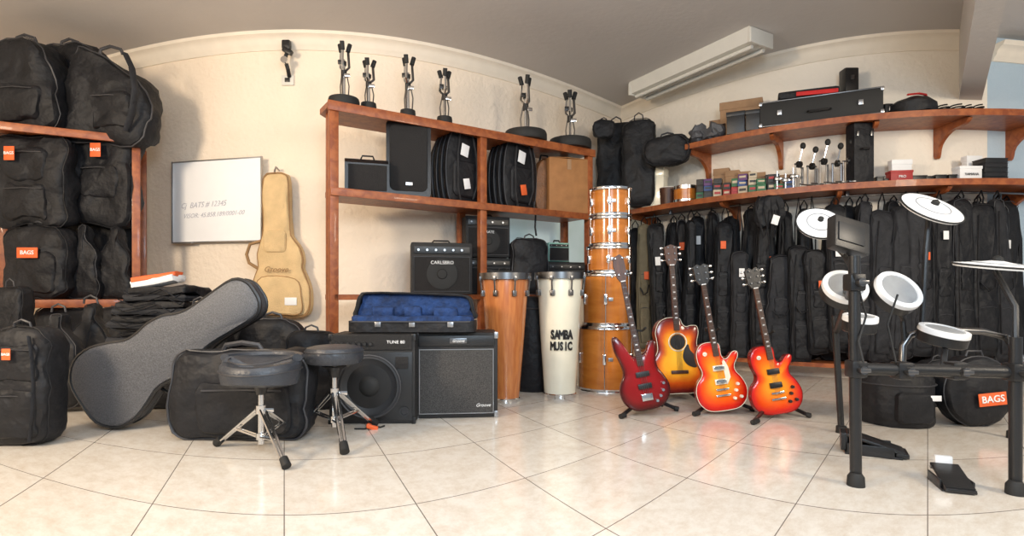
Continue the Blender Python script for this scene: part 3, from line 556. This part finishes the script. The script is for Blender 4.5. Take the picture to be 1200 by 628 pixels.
def lp(px,py,z,ry,label,guard):
    t=guitar('electric_guitar',label,'guitar',px,py,z,ry,lpo,(-1,38),10,78,150,3.4,2.7,lph,LPB,MAH,PLA,6,dict(bz=22))
    for zz in (34,50):
        q=t.p('pickup',M().box((0,-2.6,zz),(14,3,6.5),.6),CREAM if guard else PLA,'cream pickup ring' if guard else None); t.p('pickup_cover',M().box((0,-3.2,zz),(12,3,4.6),.5),CHR if guard else PLA,par=q)
    t.p('bridge',M().box((0,-3.3,25),(15,2.4,2.2),.4),CHR); t.p('tailpiece',M().box((0,-3.3,18),(17,2.6,2.4),.8),CHR)
    for x,zz in ((16,22),(21,14),(13,13),(19,29)): t.p('knob',M().lathe([(2.1,0),(1.7,3),(0,3)],(x,-1.2,zz),(0,-1,0),12),CREAM if guard else PLA)
    if guard: t.p('pickguard',M().plate([(5,57),(8,58),(11,50),(12,38),(7,30),(6,34)],-3.2,-2),CREAM)
    t.p('toggle_switch',M().lathe([(2.6,0),(2.6,.8),(.6,.8),(.6,4),(0,4)],(-13,-1,68),(0,-1,0),10),CREAM)
    t.p('binding',M().tube([(x,.2,zz) for x,zz in lpo],.4,5,True),CREAM if guard else MAH)
zl=zf(487); lp(850,481,zl,rad(-8),'cherry sunburst electric guitar with cream pickguard on stand',True)
lp(915,485,zf(491),rad(-9),'cherry sunburst electric guitar with black pickups on stand',False)
bo=[(x*1.05,y*1.02) for x,y in spl([(0,0),(15,2),(25,11),(28,24),(24,36),(19,46),(19,58),(22,70),(21,77),(15,76),(9,66),(0,62),(-9,66),(-14,78),(-20,88),(-25,86),(-25,72),(-21,56),(-20,44),(-25,34),(-28,22),(-24,9),(-14,1)])]
bh=[(-3.5,154),(-6,159),(-8,174),(-6,184),(2,187),(6,182),(6,161),(3.5,154)]
t=guitar('bass_guitar','dark red electric bass guitar resting on a floor stand','guitar',761,480,zf(489),rad(-10.5),bo,(0,42),9,66,154,3.6,2.8,bh,BASSR,MAH,ROSE,4,dict(bz=18),frets=22)
for zz in (28,42): t.p('pickup',M().box((0,-2.6,zz),(16,3.2,6),.6),PLA)
t.p('bridge',M().box((0,-3,15),(13,2.6,8),.5),CHR)
for x,zz in ((16,14),(20,20),(22,28),(11,9)): t.p('knob',M().lathe([(2,0),(1.7,3),(0,3)],(x,-1,zz),(0,-1,0),12),CHR)
ao=spl([(0,0),(19,1),(31,10),(34,25),(31,38),(24,50),(23,60),(25.5,70),(24,78),(17,79),(11,78),(7,82),(4,88),(-10,89),(-20,84),(-25,73),(-24,62),(-24,50),(-31,38),(-34,25),(-31,10),(-19,1)])
za=zf(470)
ah=[(-4,152),(-6.5,158),(-7.5,174),(0,177),(7.5,174),(6.5,158),(4,152)]
t=guitar('acoustic_guitar','sunburst cutaway acoustic guitar with black pickguard on stand','guitar',798,461,za,rad(-2.5),ao,(-1,44),17,88,152,3.3,2.7,ah,ACB,MAH,ROSE,6,dict(bz=25))
t.p('soundhole',M().lathe([(9,0),(9,.4),(0,.4)],(0,-1.5,60),(0,-1,0)),RUB); t.p('rosette',M().tube([(10.5*math.cos(a*PI/12),-1.6,60+10.5*math.sin(a*PI/12)) for a in range(24)],.7,5,True),CREAM)
t.p('pickguard',M().plate(spl([(8,53),(12,57),(14,50),(22,40),(20,30),(10,33),(5,42)]),-2.2,-1.2),PLA); t.p('bridge',M().box((0,-2.2,25),(20,2,4),.6),ROSE); t.p('binding',M().tube([(x,0,zz) for x,zz in ao],.4,5,True),CREAM)
def gstand(px,py,feet,hgt=92):
    z=zf(py)+.08; t=T('guitar_stand','black folding metal guitar stand on the floor','guitar stand',px,pyh(0,z),z,group='guitar stands')
    t.p('post',M().tube([(0,17,8),(-hgt*.1,26,hgt)],1.6,8),PLA); t.p('yoke',M().tube([(-hgt*.1-8,14,hgt+4),(-hgt*.1-6,22,hgt),(-hgt*.1+6,22,hgt),(-hgt*.1+8,14,hgt+4)],1.5,6),RUB)
    for sx in (-1,1):
        t.p('cradle_arm',M().tube([(0,17,12),(sx*14,14,8),(sx*14,-4,6.5),(sx*14,-6,12)],1.7,6),RUB)
        f=t.ft(*feet[0 if sx<0 else 1]); q=t.p('leg',M().tube([(0,17,14),(f.x,f.y,2.2)],2.3,8),PLA); t.p('foot',M().cyl((f.x*.86,f.y*.9,3.6),(f.x,f.y,2.6),3,seg=8),RUB,par=q)
    t.p('leg',M().tube([(0,17,14),(4,48,2.2)],1.8,8),PLA)
gstand(761,484,((727,491),(795,482))); gstand(799,468,((775,472),(822,472))); gstand(850,484,((813,488),(884,482))); gstand(915,488,((882,498),(950,490)))
# ---------------- right wall
def tang(q): 
    a,b_=wxy(q-1,q<PC),wxy(q+1,q<PC); return (b_-a).normalized()
def S(px,h,off):
    q=px
    for _ in range(25):
        t=tang(q); n_=Vector((t.y,-t.x)); p=wxy(q,False)+n_*off; q+=.8*(px-(600+F*p.x/p.y)); q=max(q,735)
    t=tang(q); return dict(px=px,py=pyh(h,p.y),z=p.y),math.atan2(t.y,t.x)
HU,HLo=2.2,1.655
def wshelf(q0,q1,h,label):
    t=T('wall_shelf',label,'shelf',loc=(0,0,0),u=1); P=wcurve(q0,q1,30)
    ctr=P[len(P)//2]; t.e.location=(ctr.x,ctr.y,h-.05); P=[p-ctr for p in P]
    t.p('shelf_board',sweep(M(),P,[(.0,.01),(.42,.01),(.42,.045),(.0,.045)]),ORWOOD); t.p('front_edge',sweep(M(),P,[(.42,-.004),(.44,-.004),(.44,.047),(.42,.047)]),ORWOOD)
    n_=5
    for i in range(n_):
        q=int((.03+.94*i/(n_-1))*30); p=P[q]; tt=(P[min(q+1,30)]-P[max(q-1,0)]).normalized(); an_=math.atan2(tt.y,tt.x)
        mb=M().plate(spl([(0,.01),(0,-.22),(-.04,-.24),(-.07,-.14),(-.18,-.06),(-.34,-.04),(-.36,.01)],3),-.017,.017)
        for v in mb.v:
            x,y=v.x,v.y; v.x,v.y=y,x
            c,s_=math.cos(an_),math.sin(an_); v.x,v.y=v.x*c-v.y*s_+p.x,v.x*s_+v.y*c+p.y
        t.p('bracket',mb,ORWOOD)
wshelf(832,1192,HU,'long orange wooden wall shelf holding cases and boxes')
wshelf(768,1190,HLo,'long orange wooden wall shelf above hanging guitar bags')
t=T('bag_rail','low wooden rail supporting the hanging guitar bags','rail',loc=(0,0,0),u=1); P=wcurve(775,1200,30); ctr=P[15]; t.e.location=(ctr.x,ctr.y,0); P=[p-ctr for p in P]
t.p('rail',sweep(M(),P,[(.02,.12),(.32,.12),(.32,.155),(.02,.155)]),ORWOOD)
for i in (1,8,15,22,29):
    p=P[i]; t.p('support',M().box((p.x-.02*(i<15),p.y-.2,.06),(.05,.06,.12),.004),ORWOOD)
t=T('hanging_rod','steel rod under the shelf for hanging guitar bags','rod',loc=(ctr.x,ctr.y,1.575),u=1)
rr=[]
for i,p in enumerate(P):
    tt=(P[min(i+1,30)]-P[max(i-1,0)]).normalized(); rr.append((p.x+tt.y*.24,p.y-tt.x*.24,0))
t.p('rod',M().tube(rr,.010,8),DST)
for i in (2,15,28): t.p('bracket',M().box((rr[i][0],rr[i][1],.02),(.03,.03,.05),.003),DST)
px=748.; i=0
while px<1196:
    front=i%2; sc1=.8 if px<850 else 1
    w=random.uniform(23,34)*sc1; bot=.158 if not front else random.uniform(.1,.25)
    k,a=S(px,bot,.31 if front else .12)
    top=random.uniform(1.48,1.55) if not front else random.choice((random.uniform(1.0,1.3),random.uniform(1.42,1.54),random.uniform(1.42,1.54)))
    u_=k['z']/F; hpx=(top-bot)/u_; w_=w*(4.5/k['z'])
    m_=random.choice((BLK,BLK,BLK,BLK2)); lb='slim black padded guitar bag hanging beneath the wooden shelf' if w<28 else 'wide black padded guitar bag hanging beneath the wooden shelf'
    if i in (1,): m_=OLIVE; lb='olive canvas guitar bag hanging beneath the wooden shelf'
    sk=random.uniform(-.15,.15)*w_
    bz=random.uniform(.3,.5); st=random.choice((0,1,1))
    tw=.2 if not st else .34
    o=spl([(-w_*.42,2),(0,0),(w_*.42,2),(w_*.5,hpx*.1),(w_*.49,hpx*bz),(w_*(.38 if not st else .47)+sk*.4,hpx*(bz+.2)),(w_*(.28 if not st else .44)+sk,hpx*.9),(w_*tw+sk,hpx),(-w_*tw+sk,hpx),(-w_*(.28 if not st else .44)+sk,hpx*.9),(-w_*(.38 if not st else .47)+sk*.4,hpx*(bz+.2)),(-w_*.49,hpx*bz),(-w_*.5,hpx*.1)],3)
    tg=[]
    if i%5==1: tg=[(random.uniform(-3,3),hpx*random.uniform(.55,.85),6,9,ORG,None)]
    elif i%5==3: tg=[(random.uniform(-3,3),hpx*random.uniform(.6,.9),6,10,PAPER,None)]
    t=softbag('guitar_bag',lb,'bag',k['px'],k['py'],k['z'],w_,hpx,17,o=o,c=(0,hpx*.45),pk=((0,hpx*.06,w_*.68,hpx*.32),(0,hpx*.45,w_*.5,hpx*.18)) if front else (),tags=tg,m=m_,rz=a*random.uniform(0,.6),ry=random.uniform(-.04,.04),group='guitar bags hanging under the shelf',handle=False,wob=1.9,strap=bool(front),side=random.choice((-1,1)))
    if front and random.random()<.5: t.p('carry_handle',M().tube([(-w_*.3,-3,hpx*.5),(-w_*.1,-7,hpx*.44),(w_*.15,-7,hpx*.46),(w_*.3,-3,hpx*.52)],1.2,6,flat=.5),BLK2)
    hz=(1.575-bot)/u_; t.p('hanging_loop',M().tube([(sk-3,7,hpx-3),(sk-3.5,5,(hpx+hz)/2),(sk,4,hz+1),(sk+3.5,5,(hpx+hz)/2),(sk+3,7,hpx-3)],1.4,6,flat=.5),BLK)
    px+=random.uniform(10,13.5)*sc1; i+=1
k,a=S(902,1.32,.47); t=T('strap_bag','small black bag with dangling straps and white tag','bag',**k)
t.p('bag_body',M().puff(rrect(34,38,10,0,0),(0,19),[(0,8),(.9,8),(1,5),(1,1),(.9,-2),(.5,-3),(0,-3)]).wob(3,.1),BLK)
for j in range(4): t.p('strap',M().tube([(-12+j*6,-2,34),(-18+j*9,-4,22),(-14+j*8,-5,4),(-8+j*6,-3,-12-j%2*8),(-4+j*5,-3,-2),(-2+j*3,-4,20)],1.5,6,flat=.4),BLK2)
t.p('paper_tag',M().box((4,-6,8),(8,.6,11),.2,(0,.3,0)),PAPER,'white paper tag')
# ---------------- shelf goods
def bx(name,label,cat,px,h,off,w,hh,d,m,rzf=.6,text=None,tm=None,dz=0,ts=.3):
    k,a=S(px,h+dz,off); t=T(name,label,cat,rz=a*rzf,**k)
    t.p('box_body',M().box((0,d/2,hh/2),(w,d,hh),min(w,hh)*.04),m)
    t.p('lid',M().box((0,d/2,hh*.9),(w+1,d+1,hh*.2),.5),m)
    if text: t.text(text,0,-1.2,hh*.45,hh*ts,tm or PAPER)
    return t
bx('cardboard_box','brown cardboard box stacked on the wall shelf','box',868,HU,.2,46,46,16,CARD,text='KORG',tm=PLA,ts=.22)
bx('cardboard_box','brown cardboard box lying flat on the shelf','box',872,HU,.36,40,18,12,CARD)
bx('equipment_box','small black equipment box on the shelf','box',888,HU,.42,26,24,8,PLA)
bx('equipment_box','small black box with dark lid on the shelf','box',862,HU,.42,20,26,8,PLA)
bx('cardboard_box','small kraft box lying on the wall shelf','box',843,HU,.15,22,30,10,CARD)
bx('equipment_box','small black box behind the round bag','box',1072,HU,.08,40,24,6,PLA)
bx('cardboard_box','low kraft carton lying on the wall shelf','box',1118,HU,.12,30,14,8,CARD)
k,a=S(960,HU,.38); t=T('keyboard_case','long black hard case with aluminium edges on shelf','instrument case',px=k['px'],py=k['py']-.8,z=k['z']-.03,rz=a*.9)
t.p('case_body',M().box((0,20,16),(128,32,30),2),RUB)
for zz in (1.5,30.5): t.p('aluminium_edge',M().box((0,3.8,zz),(129,1.5,1.3),.4),DST)
for sx in (-1,1):
    for zz in (3,29): t.p('corner_guard',M().box((sx*63,5,zz),(4,5,5),1.5),STL)
t.p('handle',M().tube([(-12,3,13),(-10,-2,12),(10,-2,12),(12,3,13)],1.2,6),PLA)
for x in (-42,42): t.p('latch',M().box((x,2.8,16),(5,2,6),.5),STL)
kz=HU+32*k['z']/F
t=T('red_bag','flat black and red bag lying on the long case','bag',948,pyh(kz,k['z']+.08),k['z']+.08,rz=a*.6); t.p('bag_body',M().box((0,10,5),(64,20,10),3.5,None,1).wob(2,.08),BLK); t.p('trim',M().box((8,-2.5,4),(44,2,5),.9),REDC,'red cloth trim')
t=T('upright_case','narrow black case standing on the long case','instrument case',1003,pyh(kz,k['z']+.0),k['z']+.0); t.p('case_body',M().box((0,14,17),(16,14,34),1.5),PLA); t.p('latch',M().box((0,6.5,22),(4,2,5),.5),DST)
k2,a2=S(1068,HU,.28); t=T('cymbal_bag','round black bag lying flat on the shelf','bag',**k2); t.p('bag_body',M().lathe([(0,0),(23,0),(25,5),(24,12),(16,18),(0,20)]).wob(2,.1),BLK); t.p('red_strap',M().tube([(-14,-14,20),(0,-12,22),(12,-6,23),(17,0,20)],1.8,6,flat=.6),REDC,'red carrying strap')
for px_ in (1032,1043):
    k2,a2=S(px_,HU,.3); t=T('microphone_case','small black pouch on the wall shelf','case',**k2); t.p('pouch',M().box((0,4,8),(12,9,16),3),BLK); t.p('clip',M().box((0,-1,9),(4,1.5,5),.4),STL)
for px_,w_ in ((806,10),(815,12),(1108,12),(1124,14),(1138,8),(1150,10)):
    k2,a2=S(px_,HU,.34); t=T('cable_coil','small black coiled cable on the shelf','cable',**k2); t.p('coil',M().tube([(w_*.5*math.cos(j*.6),w_*.5*math.sin(j*.6)+4,1.4+j*.25) for j in range(30)],.9,5),RUB); t.p('plug',M().cyl((w_*.5,4,2.4),(w_*.5+5,2,2),1.2),CHR)
for px_,tl in ((822,.3),(840,-.2)):
    k2,a2=S(px_,HU,.33); t=T('grey_pouch','crumpled grey fabric pouch on the shelf','pouch',rz=tl,**k2); t.p('pouch',M().sph((0,6,11),(13,9,11)).wob(6,.12,px_),GREYT); t.p('drawstring',M().tube([(-4,-3,14),(0,-5,9),(4,-4,4)],.6,5),ZIP)
k,a=S(1013,HLo,.35); t=T('upright_case','tall narrow black hard case standing between shelves','instrument case',**k); t.p('case_body',M().box((0,9,36),(24,18,72),2.5),BLK); t.p('handle',M().tube([(-5,-1,40),(-4,-4,40),(4,-4,40),(5,-1,40)],1,6),PLA); t.p('latch',M().box((-8,-1,58),(3,2,6),.5),DST); t.p('latch',M().box((8,-1,58),(3,2,6),.5),DST)
def pedal(px_,hh,g='chrome hardware on the lower shelf'):
    k2,a2=S(px_,HLo,.34); t=T('drum_pedal','chrome drum pedal mechanism standing on the shelf','pedal',rz=random.uniform(-.5,.5),group=g,**k2)
    t.p('footboard',M().box((0,-4,3),(7,14,1.6),.6,(rad(14),0,0)),DST); t.p('post',M().cyl((-5,6,0),(-5,6,hh*.55),.9,seg=8).cyl((-6,6,hh*.55),(6,6,hh*.55),1.1,seg=8).cyl((5,6,0),(5,6,hh*.55),.9,seg=8),DST)
    t.p('beater_rod',M().tube([(0,6,hh*.55),(2,2,hh*.92)],.7,6),CHR); t.p('beater',M().sph((2,1.5,hh*.96),(3.2,3.2,4),10),RUB); t.p('spring',M().cyl((7.5,6,hh*.1),(7.5,6,hh*.5),1.1,seg=8),DST); t.p('cam',M().cyl((-1.5,5,hh*.55),(1.5,5,hh*.55),4,seg=14),PLA)
for px_,hh in ((941,52),(955,46),(970,54),(984,48),(996,52)): pedal(px_,hh)
cols=[mat('box_%s'%n_,c_,.5,var=.1) for n_,c_ in (('green',(.03,.14,.06)),('blue',(.03,.07,.22)),('red',(.35,.02,.02)),('purple',(.1,.03,.14)),('black',(.02,.02,.02)),('cream',(.5,.42,.3)))]
j=0; px_=820.
while px_<932:
    w_=random.uniform(7,12); lay=random.choice((2,3)) if px_<905 else 1; zz=0
    for l in range(lay):
        h_=random.uniform(6,10); k2,a2=S(px_,HLo,.36); hgt=HLo+zz*k2['z']/F
        t=T('effects_pedal_box','small coloured effects pedal box on the shelf','box',k2['px'],pyh(hgt,k2['z']),k2['z'],rz=a2*random.uniform(.2,.8),group='effects pedal boxes on the shelf')
        cidx=random.choice((0,1,2,3,4,4,4,5))
        t.p('carton',M().box((0,6,h_/2),(w_,11,h_),.5),cols[cidx]); t.p('label_strip',M().box((0,.1,h_*.55),(w_*.7,.6,h_*.3)),cols[random.choice((4,5,2))],'printed strip')
        zz+=h_+.1
    j+=1; px_+=w_+1.5
for px_,w_,h_,m_ in ((845,17,24,CARD),(858,15,20,CARD),(872,13,17,CARD),(888,16,14,CARD),(830,14,12,CARD),(905,14,10,PLA),(922,14,8,CARD)):
    bx('cardboard_box' if m_ is CARD else 'accessory_box','small boxed accessory standing at the back of the shelf','box',px_,HLo,.14,w_,h_+14,10,m_)
for px_,hh in ((912,22),(922,18),(931,24)):
    k2,a2=S(px_,HLo,.38); t=T('cymbal_clamp','small chrome clamp standing on the shelf','clamp',group='chrome clamps on the shelf',**k2); t.p('rod',M().cyl((0,3,0),(0,3,hh),1,seg=8),CHR); t.p('jaw',M().box((0,3,hh*.6),(7,4,5),1),DST); t.p('wing_nut',M().box((4,1,hh*.6),(4,1.2,3),.4),CHR)
k,a=S(803,HLo,.3); t=T('small_drum','small wooden tambour drum on the shelf','drum',**k); t.p('shell',M().lathe([(13,1),(13,17)]),DRUMW); t.p('drum_head',M().lathe([(13,17),(12.5,18.5),(0,18.5)]),HEAD); t.p('hoop',M().lathe([(13,15),(14,15),(14,19),(13,19)]),CHR); t.p('hoop',M().lathe([(13,0),(14,0),(14,3),(13,3)]),CHR)
k,a=S(783,HLo,.3); t=T('small_drum','small dark wooden hand drum on the shelf','drum',**k); t.p('shell',M().lathe([(9,1),(10,20)]),ROSE); t.p('drum_head',M().lathe([(10,20),(9.5,21),(0,21)]),HEAD)
bx('red_box','red packaged box on the shelf','box',1057,HLo,.32,24,14,12,cols[2],text='PRO')
bx('white_box','white carton on the shelf behind a red box','box',1057,HLo,.18,22,30,8,PAPER,text='MIC',tm=cols[2])
bx('white_box','white carton with small print on the shelf','box',1138,HLo,.3,26,18,12,PAPER,text='YAMAHA',tm=PLA,ts=.22); bx('white_box','small white carton standing behind others','box',1142,HLo,.16,18,34,8,PAPER)
for l in range(5): bx('black_case','flat black case in a neat stack','case',1168,HLo,.32,27,5.2,18,BLK2 if l%2 else PLA,dz=l*5.5*4.5/F)
for px_,w_ in ((1032,8),(1040,7),(1078,16),(1090,8),(1103,12),(1117,9)): bx('accessory_box','small dark accessory box on the shelf','box',px_,HLo,.3,w_,random.uniform(5,9),10,PLA)
softbag('gig_bag','tall black bag stacked in the corner above drums','bag',722,242,6.2,44,100,24,rz=-.2,m=BLK,strap=True,wob=2,r=.3)
softbag('drum_bag','tall black soft bag standing on the shelf end','bag',748,pyh(HLo,5.85),5.85,38,104,20,rz=-.3,m=BLK,wob=2,r=.35)
softbag('gig_bag','drooping black bag with carry strap on the shelf end','bag',782,192,5.55,54,34,18,r=.45,m=BLK,rz=-.3,wob=2,strap=True)
softbag('camera_bag','small black bag perched on top of others','bag',708,160,5.9,26,20,12,r=.4,wob=2)
bx('cream_cajon','cream box drum standing on the shelf end','drum',762,HLo,.40,32,44,16,CREAM)
# ---------------- ceiling light
p0=Vector((1.36,6.0)); p1=Vector((2.1,4.75)); mid=(p0+p1)/2; d=(p1-p0); Lg=d.length; an=math.atan2(d.y,d.x)
t=T('ceiling_light','long white fluorescent ceiling fixture, switched off','lamp',loc=(mid.x,mid.y,CH-.15),u=1,rz=an)
t.p('housing',M().loft([[(x,-.15,.15),(x,.15,.15),(x,.13,.03),(x,.03,.02),(x,0,.05),(x,-.03,.02),(x,-.13,.03)] for x in (-Lg/2,Lg/2)]),WHT)
for sx in (-1,1): t.p('end_cap',M().box((sx*Lg/2,0,.08),(.03,.3,.13),.01),WHT)
for sy in (-1,1): t.p('fluorescent_tube',M().cyl((-Lg/2+.03,sy*.075,.005),(Lg/2-.03,sy*.075,.005),.018),WHT)
# ---------------- electronic drum kit
B=V(1095,0,2.4); t=T('electronic_drum_kit','black electronic drum kit with pale rubber pads','drum kit',loc=(B.x,2.4,0),u=1)
def Lp(px,py,z): return V(px,py,z)-Vector((B.x,2.4,0))
def fr(name,P,r_,m=PLA,label=None): return t.p(name,M().tube([Lp(*p) for p in P],r_,12),m,label)
fr('rack_leg',[(1003,568,2.19),(1001,300,2.19)],.021); fr('rack_leg',[(1190,577,2.1),(1190,395,2.1)],.021)
fr('rack_leg',[(986,506,zf(507)),(978,370,zf(507))],.016); fr('rack_leg',[(1187,500,2.9),(1187,400,2.9)],.017)
fr('rack_bar',[(1003,432,2.19),(1190,436,2.1)],.024); fr('rack_bar',[(1001,330,2.19),(980,388,zf(507))],.016)
fr('rack_bar',[(1057,440,2.5),(1058,405,2.5),(1066,393,2.5),(1090,386,2.5),(1150,388,2.5),(1180,396,2.5),(1196,420,2.3)],.015,DST)
fr('rack_bar',[(1190,436,2.1),(1187,440,2.9)],.017)
for p in ((1003,432,2.19),(1190,436,2.1),(1057,434,2.17),(1001,331,2.19),(1120,434,2.15)):
    c=Lp(*p); q=t.p('rack_clamp',M().box(c,(.062,.062,.068),.012),PLA); t.p('clamp_knob',M().cyl(c+Vector((0,-.03,0)),c+Vector((0,-.055,0)),.016).box(c+Vector((0,-.06,0)),(.04,.01,.014),.003),DST,par=q)
for px_,py_ in ((1003,569),(1190,579)): 
    z=zf(py_); c=Lp(px_,py_,z); t.p('rubber_foot',M().lathe([(.032,0),(.03,.035),(.02,.05),(0,.05)],c),RUB)
c=Lp(986,507,zf(507)); t.p('rubber_foot',M().lathe([(.028,0),(.026,.035),(0,.05)],c),RUB); c=Lp(1187,500,2.9); c.z=0; t.p('rubber_foot',M().lathe([(.028,0),(.026,.035),(0,.05)],c),RUB)
c1=Lp(1187,500,2.9); t.p('rack_leg',M().cyl((c1.x,c1.y,.03),(c1.x,c1.y,c1.z+.02),.017),PLA)
GP=mat('grey_pad_rubber',(.30,.31,.32),.6)
def pad(name,px_,py_,z,rpx,ax,arm,cym=False):
    c=Lp(px_,py_,z); r_=rpx*z/F; ax=Vector(ax).normalized()
    q=t.p(name,M().lathe([(0,-.012),(r_*.97,-.008),(r_,0),(r_*.98,.004),(r_*.5,.012 if cym else .006),(r_*.14,.022 if cym else .008),(0,.024 if cym else .008)],c,ax,40),PADW if cym else PLA)
    if cym:
        t.p('bell_cap',M().lathe([(r_*.13,.02),(r_*.12,.035),(0,.045)],c,ax,16),RUB,par=q); a_,b_,_=frame(ax)
        t.p('edge_rim',M().tube([c+ax*.002+(a_*math.cos(j*PI/18)+b_*math.sin(j*PI/18))*r_ for j in range(36)],.004,6,True),RUB,par=q)
        t.p('groove_ring',M().tube([c+ax*.012+(a_*math.cos(j*PI/18)+b_*math.sin(j*PI/18))*r_*.55 for j in range(36)],.003,5,True),GP,par=q)
    else:
        t.p('shell',M().lathe([(r_*.95,-.05),(r_*1.02,-.045),(r_*1.03,0),(r_*.97,.004)],c,ax,40),PLA,par=q); t.p('rim',M().lathe([(r_*.78,.006),(r_*.80,.016),(r_*1.02,.014),(r_*1.04,-.004),(r_,-.012)],c,ax,40),PADW,'pale rim',par=q)
        t.p('playing_surface',M().lathe([(r_*.76,.004),(r_*.76,.012),(0,.013)],c,ax,40),GP,'grey rubber playing surface',par=q)
    t.p('mount_arm',M().tube([c-ax*.02]+[Lp(*p) for p in arm],.011,8),PLA,par=q)
pad('cymbal_pad',960,262,2.5,25,(-.15,-.75,.62),[(990,300,2.4),(1001,320,2.19)],True)
pad('cymbal_pad',1092,244,2.5,34,(.12,-.6,.75),[(1085,290,2.5),(1082,350,2.5),(1080,388,2.5)],True)
pad('cymbal_pad',1168,312,2.25,42,(.05,-.14,.98),[(1190,360,2.12),(1190,400,2.1)],True)
pad('tom_pad',990,337,2.45,24,(-.1,-.75,.65),[(998,345,2.3),(1001,350,2.19)])
pad('tom_pad',1052,341,2.4,26,(.1,-.8,.6),[(1058,375,2.5),(1060,400,2.5)])
pad('tom_pad',1106,389,2.4,25,(.1,-.25,.96),[(1108,405,2.4),(1105,430,2.16)])
pad('snare_pad',1008,374,2.3,18,(0,-.2,.97),[(1005,385,2.25),(1003,392,2.19)])
c=Lp(994,277,2.3); q=t.p('sound_module',M().box(c,(.165,.05,.14),.008,(rad(-15),rad(14),rad(10))),PLA,'black sound module with dark screen')
t.p('screen',M().box(c+Vector((-.003,-.028,.008)),(.12,.006,.08),.002,(rad(-15),rad(14),rad(10))),mat('dark_screen',(.01,.012,.015),.4),par=q)
fr('cable',[(1001,320,2.15),(1015,370,2.2),(1006,400,2.15),(1012,425,2.12)],.004,RUB); fr('cable',[(1052,345,2.3),(1040,380,2.3),(1050,425,2.15)],.004,RUB)
def floorpedal(px_,py_,label,rz,beat,s_=1):
    z=zf(py_); t=T('drum_trigger_pedal',label,'pedal',px_,py_,z,rz=rz,u=s_*z/F)
    t.p('base_plate',M().box((0,12,1),(30,44,2),.8),PLA); t.p('footboard',M().box((0,10,11),(26,46,3),1.2,(rad(16),0,0)),PLA,'black textured footboard'); t.p('side_wall',M().box((-14,14,5),(2,36,10),.6),PLA); t.p('side_wall',M().box((14,14,5),(2,36,10),.6),PLA)
    t.p('heel_plate',M().box((0,-10,3),(26,10,4),1),PLA)
    if beat: t.p('pad_block',M().box((0,34,20),(16,6,12),1.5),PAPER,'white foam block'); t.p('hinge',M().cyl((-13,30,14),(13,30,14),2),STL)
    else: t.p('tower',M().box((0,34,10),(20,6,16),1.5),PLA)
floorpedal(1120,574,'black drum trigger pedal with white foam block',rad(-20),True,1.15)
floorpedal(1040,533,'flat black hi-hat control pedal on tiled floor',rad(62),False,1.3)
def rbag(px_,pyf,w,h,label,tag):
    z=zf(pyf)+w/2*.0042; t=T('drum_bag',label,'bag',px_,pyh(0,z),z)
    if not tag: t.p('bag_body',M().lathe([(0,0),(w*.47,0),(w*.5,4),(w*.5,h*.4),(w*.5,h-5),(w*.46,h),(0,h+2)],seg=40).wob(2,.05),BLK); t.p('zipper',M().lathe([(w*.505,h-12),(w*.52,h-11),(w*.505,h-10)],seg=40),ZIP); t.p('pocket',M().puff(rrect(w*.5,h*.6,6,-2,6),(-2,h*.35),[(1,-w*.38),(1,-w*.5),(.9,-w*.53),(0,-w*.54)]),BLK); t.p('maker_label',M().box((18,-w*.5-2,h*.6),(12,.8,6),.2),PAPER,'small white label')
    else:
        t.p('bag_body',M().puff(circ(w/2,32,0,h/2,h/2),(0,h/2),[(0,26),(.9,26),(1,22),(1,0),(.95,-4),(.8,-6),(.6,-7),(.3,-8),(0,-8)]).wob(2.5,.05),BLK); t.p('zipper',M().tube([(x,2,zz) for x,zz in circ(w/2+.5,32,0,h/2,h/2+.5)],1,6,True),ZIP)
        q=t.p('brand_patch',M().box((6,-11,h*.42),(32,.8,15),.3,(0,rad(-6),0)),ORG,'orange brand patch'); t.text('BAGS',6,-11.8,h*.42,11,PAPER,par=q,ry=rad(-6),bold=.02)
    t.p('handle',M().tube([(-10,-w*.2 if not tag else 8,h),(-8,-w*.2 if not tag else 8,h+6),(8,-w*.2 if not tag else 8,h+6),(10,-w*.2 if not tag else 8,h)],1.4,6),ZIP)
rbag(1048,502,78,58,'round black drum bag with front pocket on floor',False)
rbag(1148,509,80,82,'round black drum bag with orange patch on floor',True)
softbag('drum_bag','dark drum bag standing behind another bag','bag',1104,488,3.7,40,66,26,r=.4,m=BLK)
# ---------------- lights / world / camera
w=bpy.data.worlds.new('world'); sc.world=w; w.use_nodes=True; bg=w.node_tree.nodes['Background']; bg.inputs[0].default_value=(.84,.92,1,1); bg.inputs[1].default_value=.40
def area(name,loc,tgt,sz,en,col):
    l=bpy.data.lights.new(name,'AREA'); l.shape='RECTANGLE'; l.size,l.size_y=sz; l.energy=en; l.color=col; o=bpy.data.objects.new(name,l); sc.collection.objects.link(o); o.location=loc
    o.rotation_euler=(Vector(tgt)-Vector(loc)).to_track_quat('-Z','Y').to_euler()
area('key_light',(-3.4,.3,2.2),(0.2,5.2,1.5),(.7,.7),150,(1,.80,.58))  # warm key light from the front left, source out of view
area('right_light',(3.8,.2,2.2),(2.2,5,1.5),(.8,.8),100,(1,.86,.68))
area('fill_light',(0,.8,2.9),(0,3.6,0),(4,1.2),88,(.95,.97,1))
area('cool_light',(.6,-.8,1.9),(-1.0,4.8,1.4),(1,.8),80,(.70,.86,1))
try:
    sc.view_settings.view_transform='Standard'; sc.view_settings.look='None'
except Exception as e: print(e)
c=bpy.data.cameras.new('camera'); co=bpy.data.objects.new('camera',c); sc.collection.objects.link(co); sc.camera=co
co.location=(0,0,E); co.rotation_euler=(PI/2,0,0); c.sensor_width=36; c.lens=36*F/1200; c.shift_y=31/1200; c.clip_start=.05
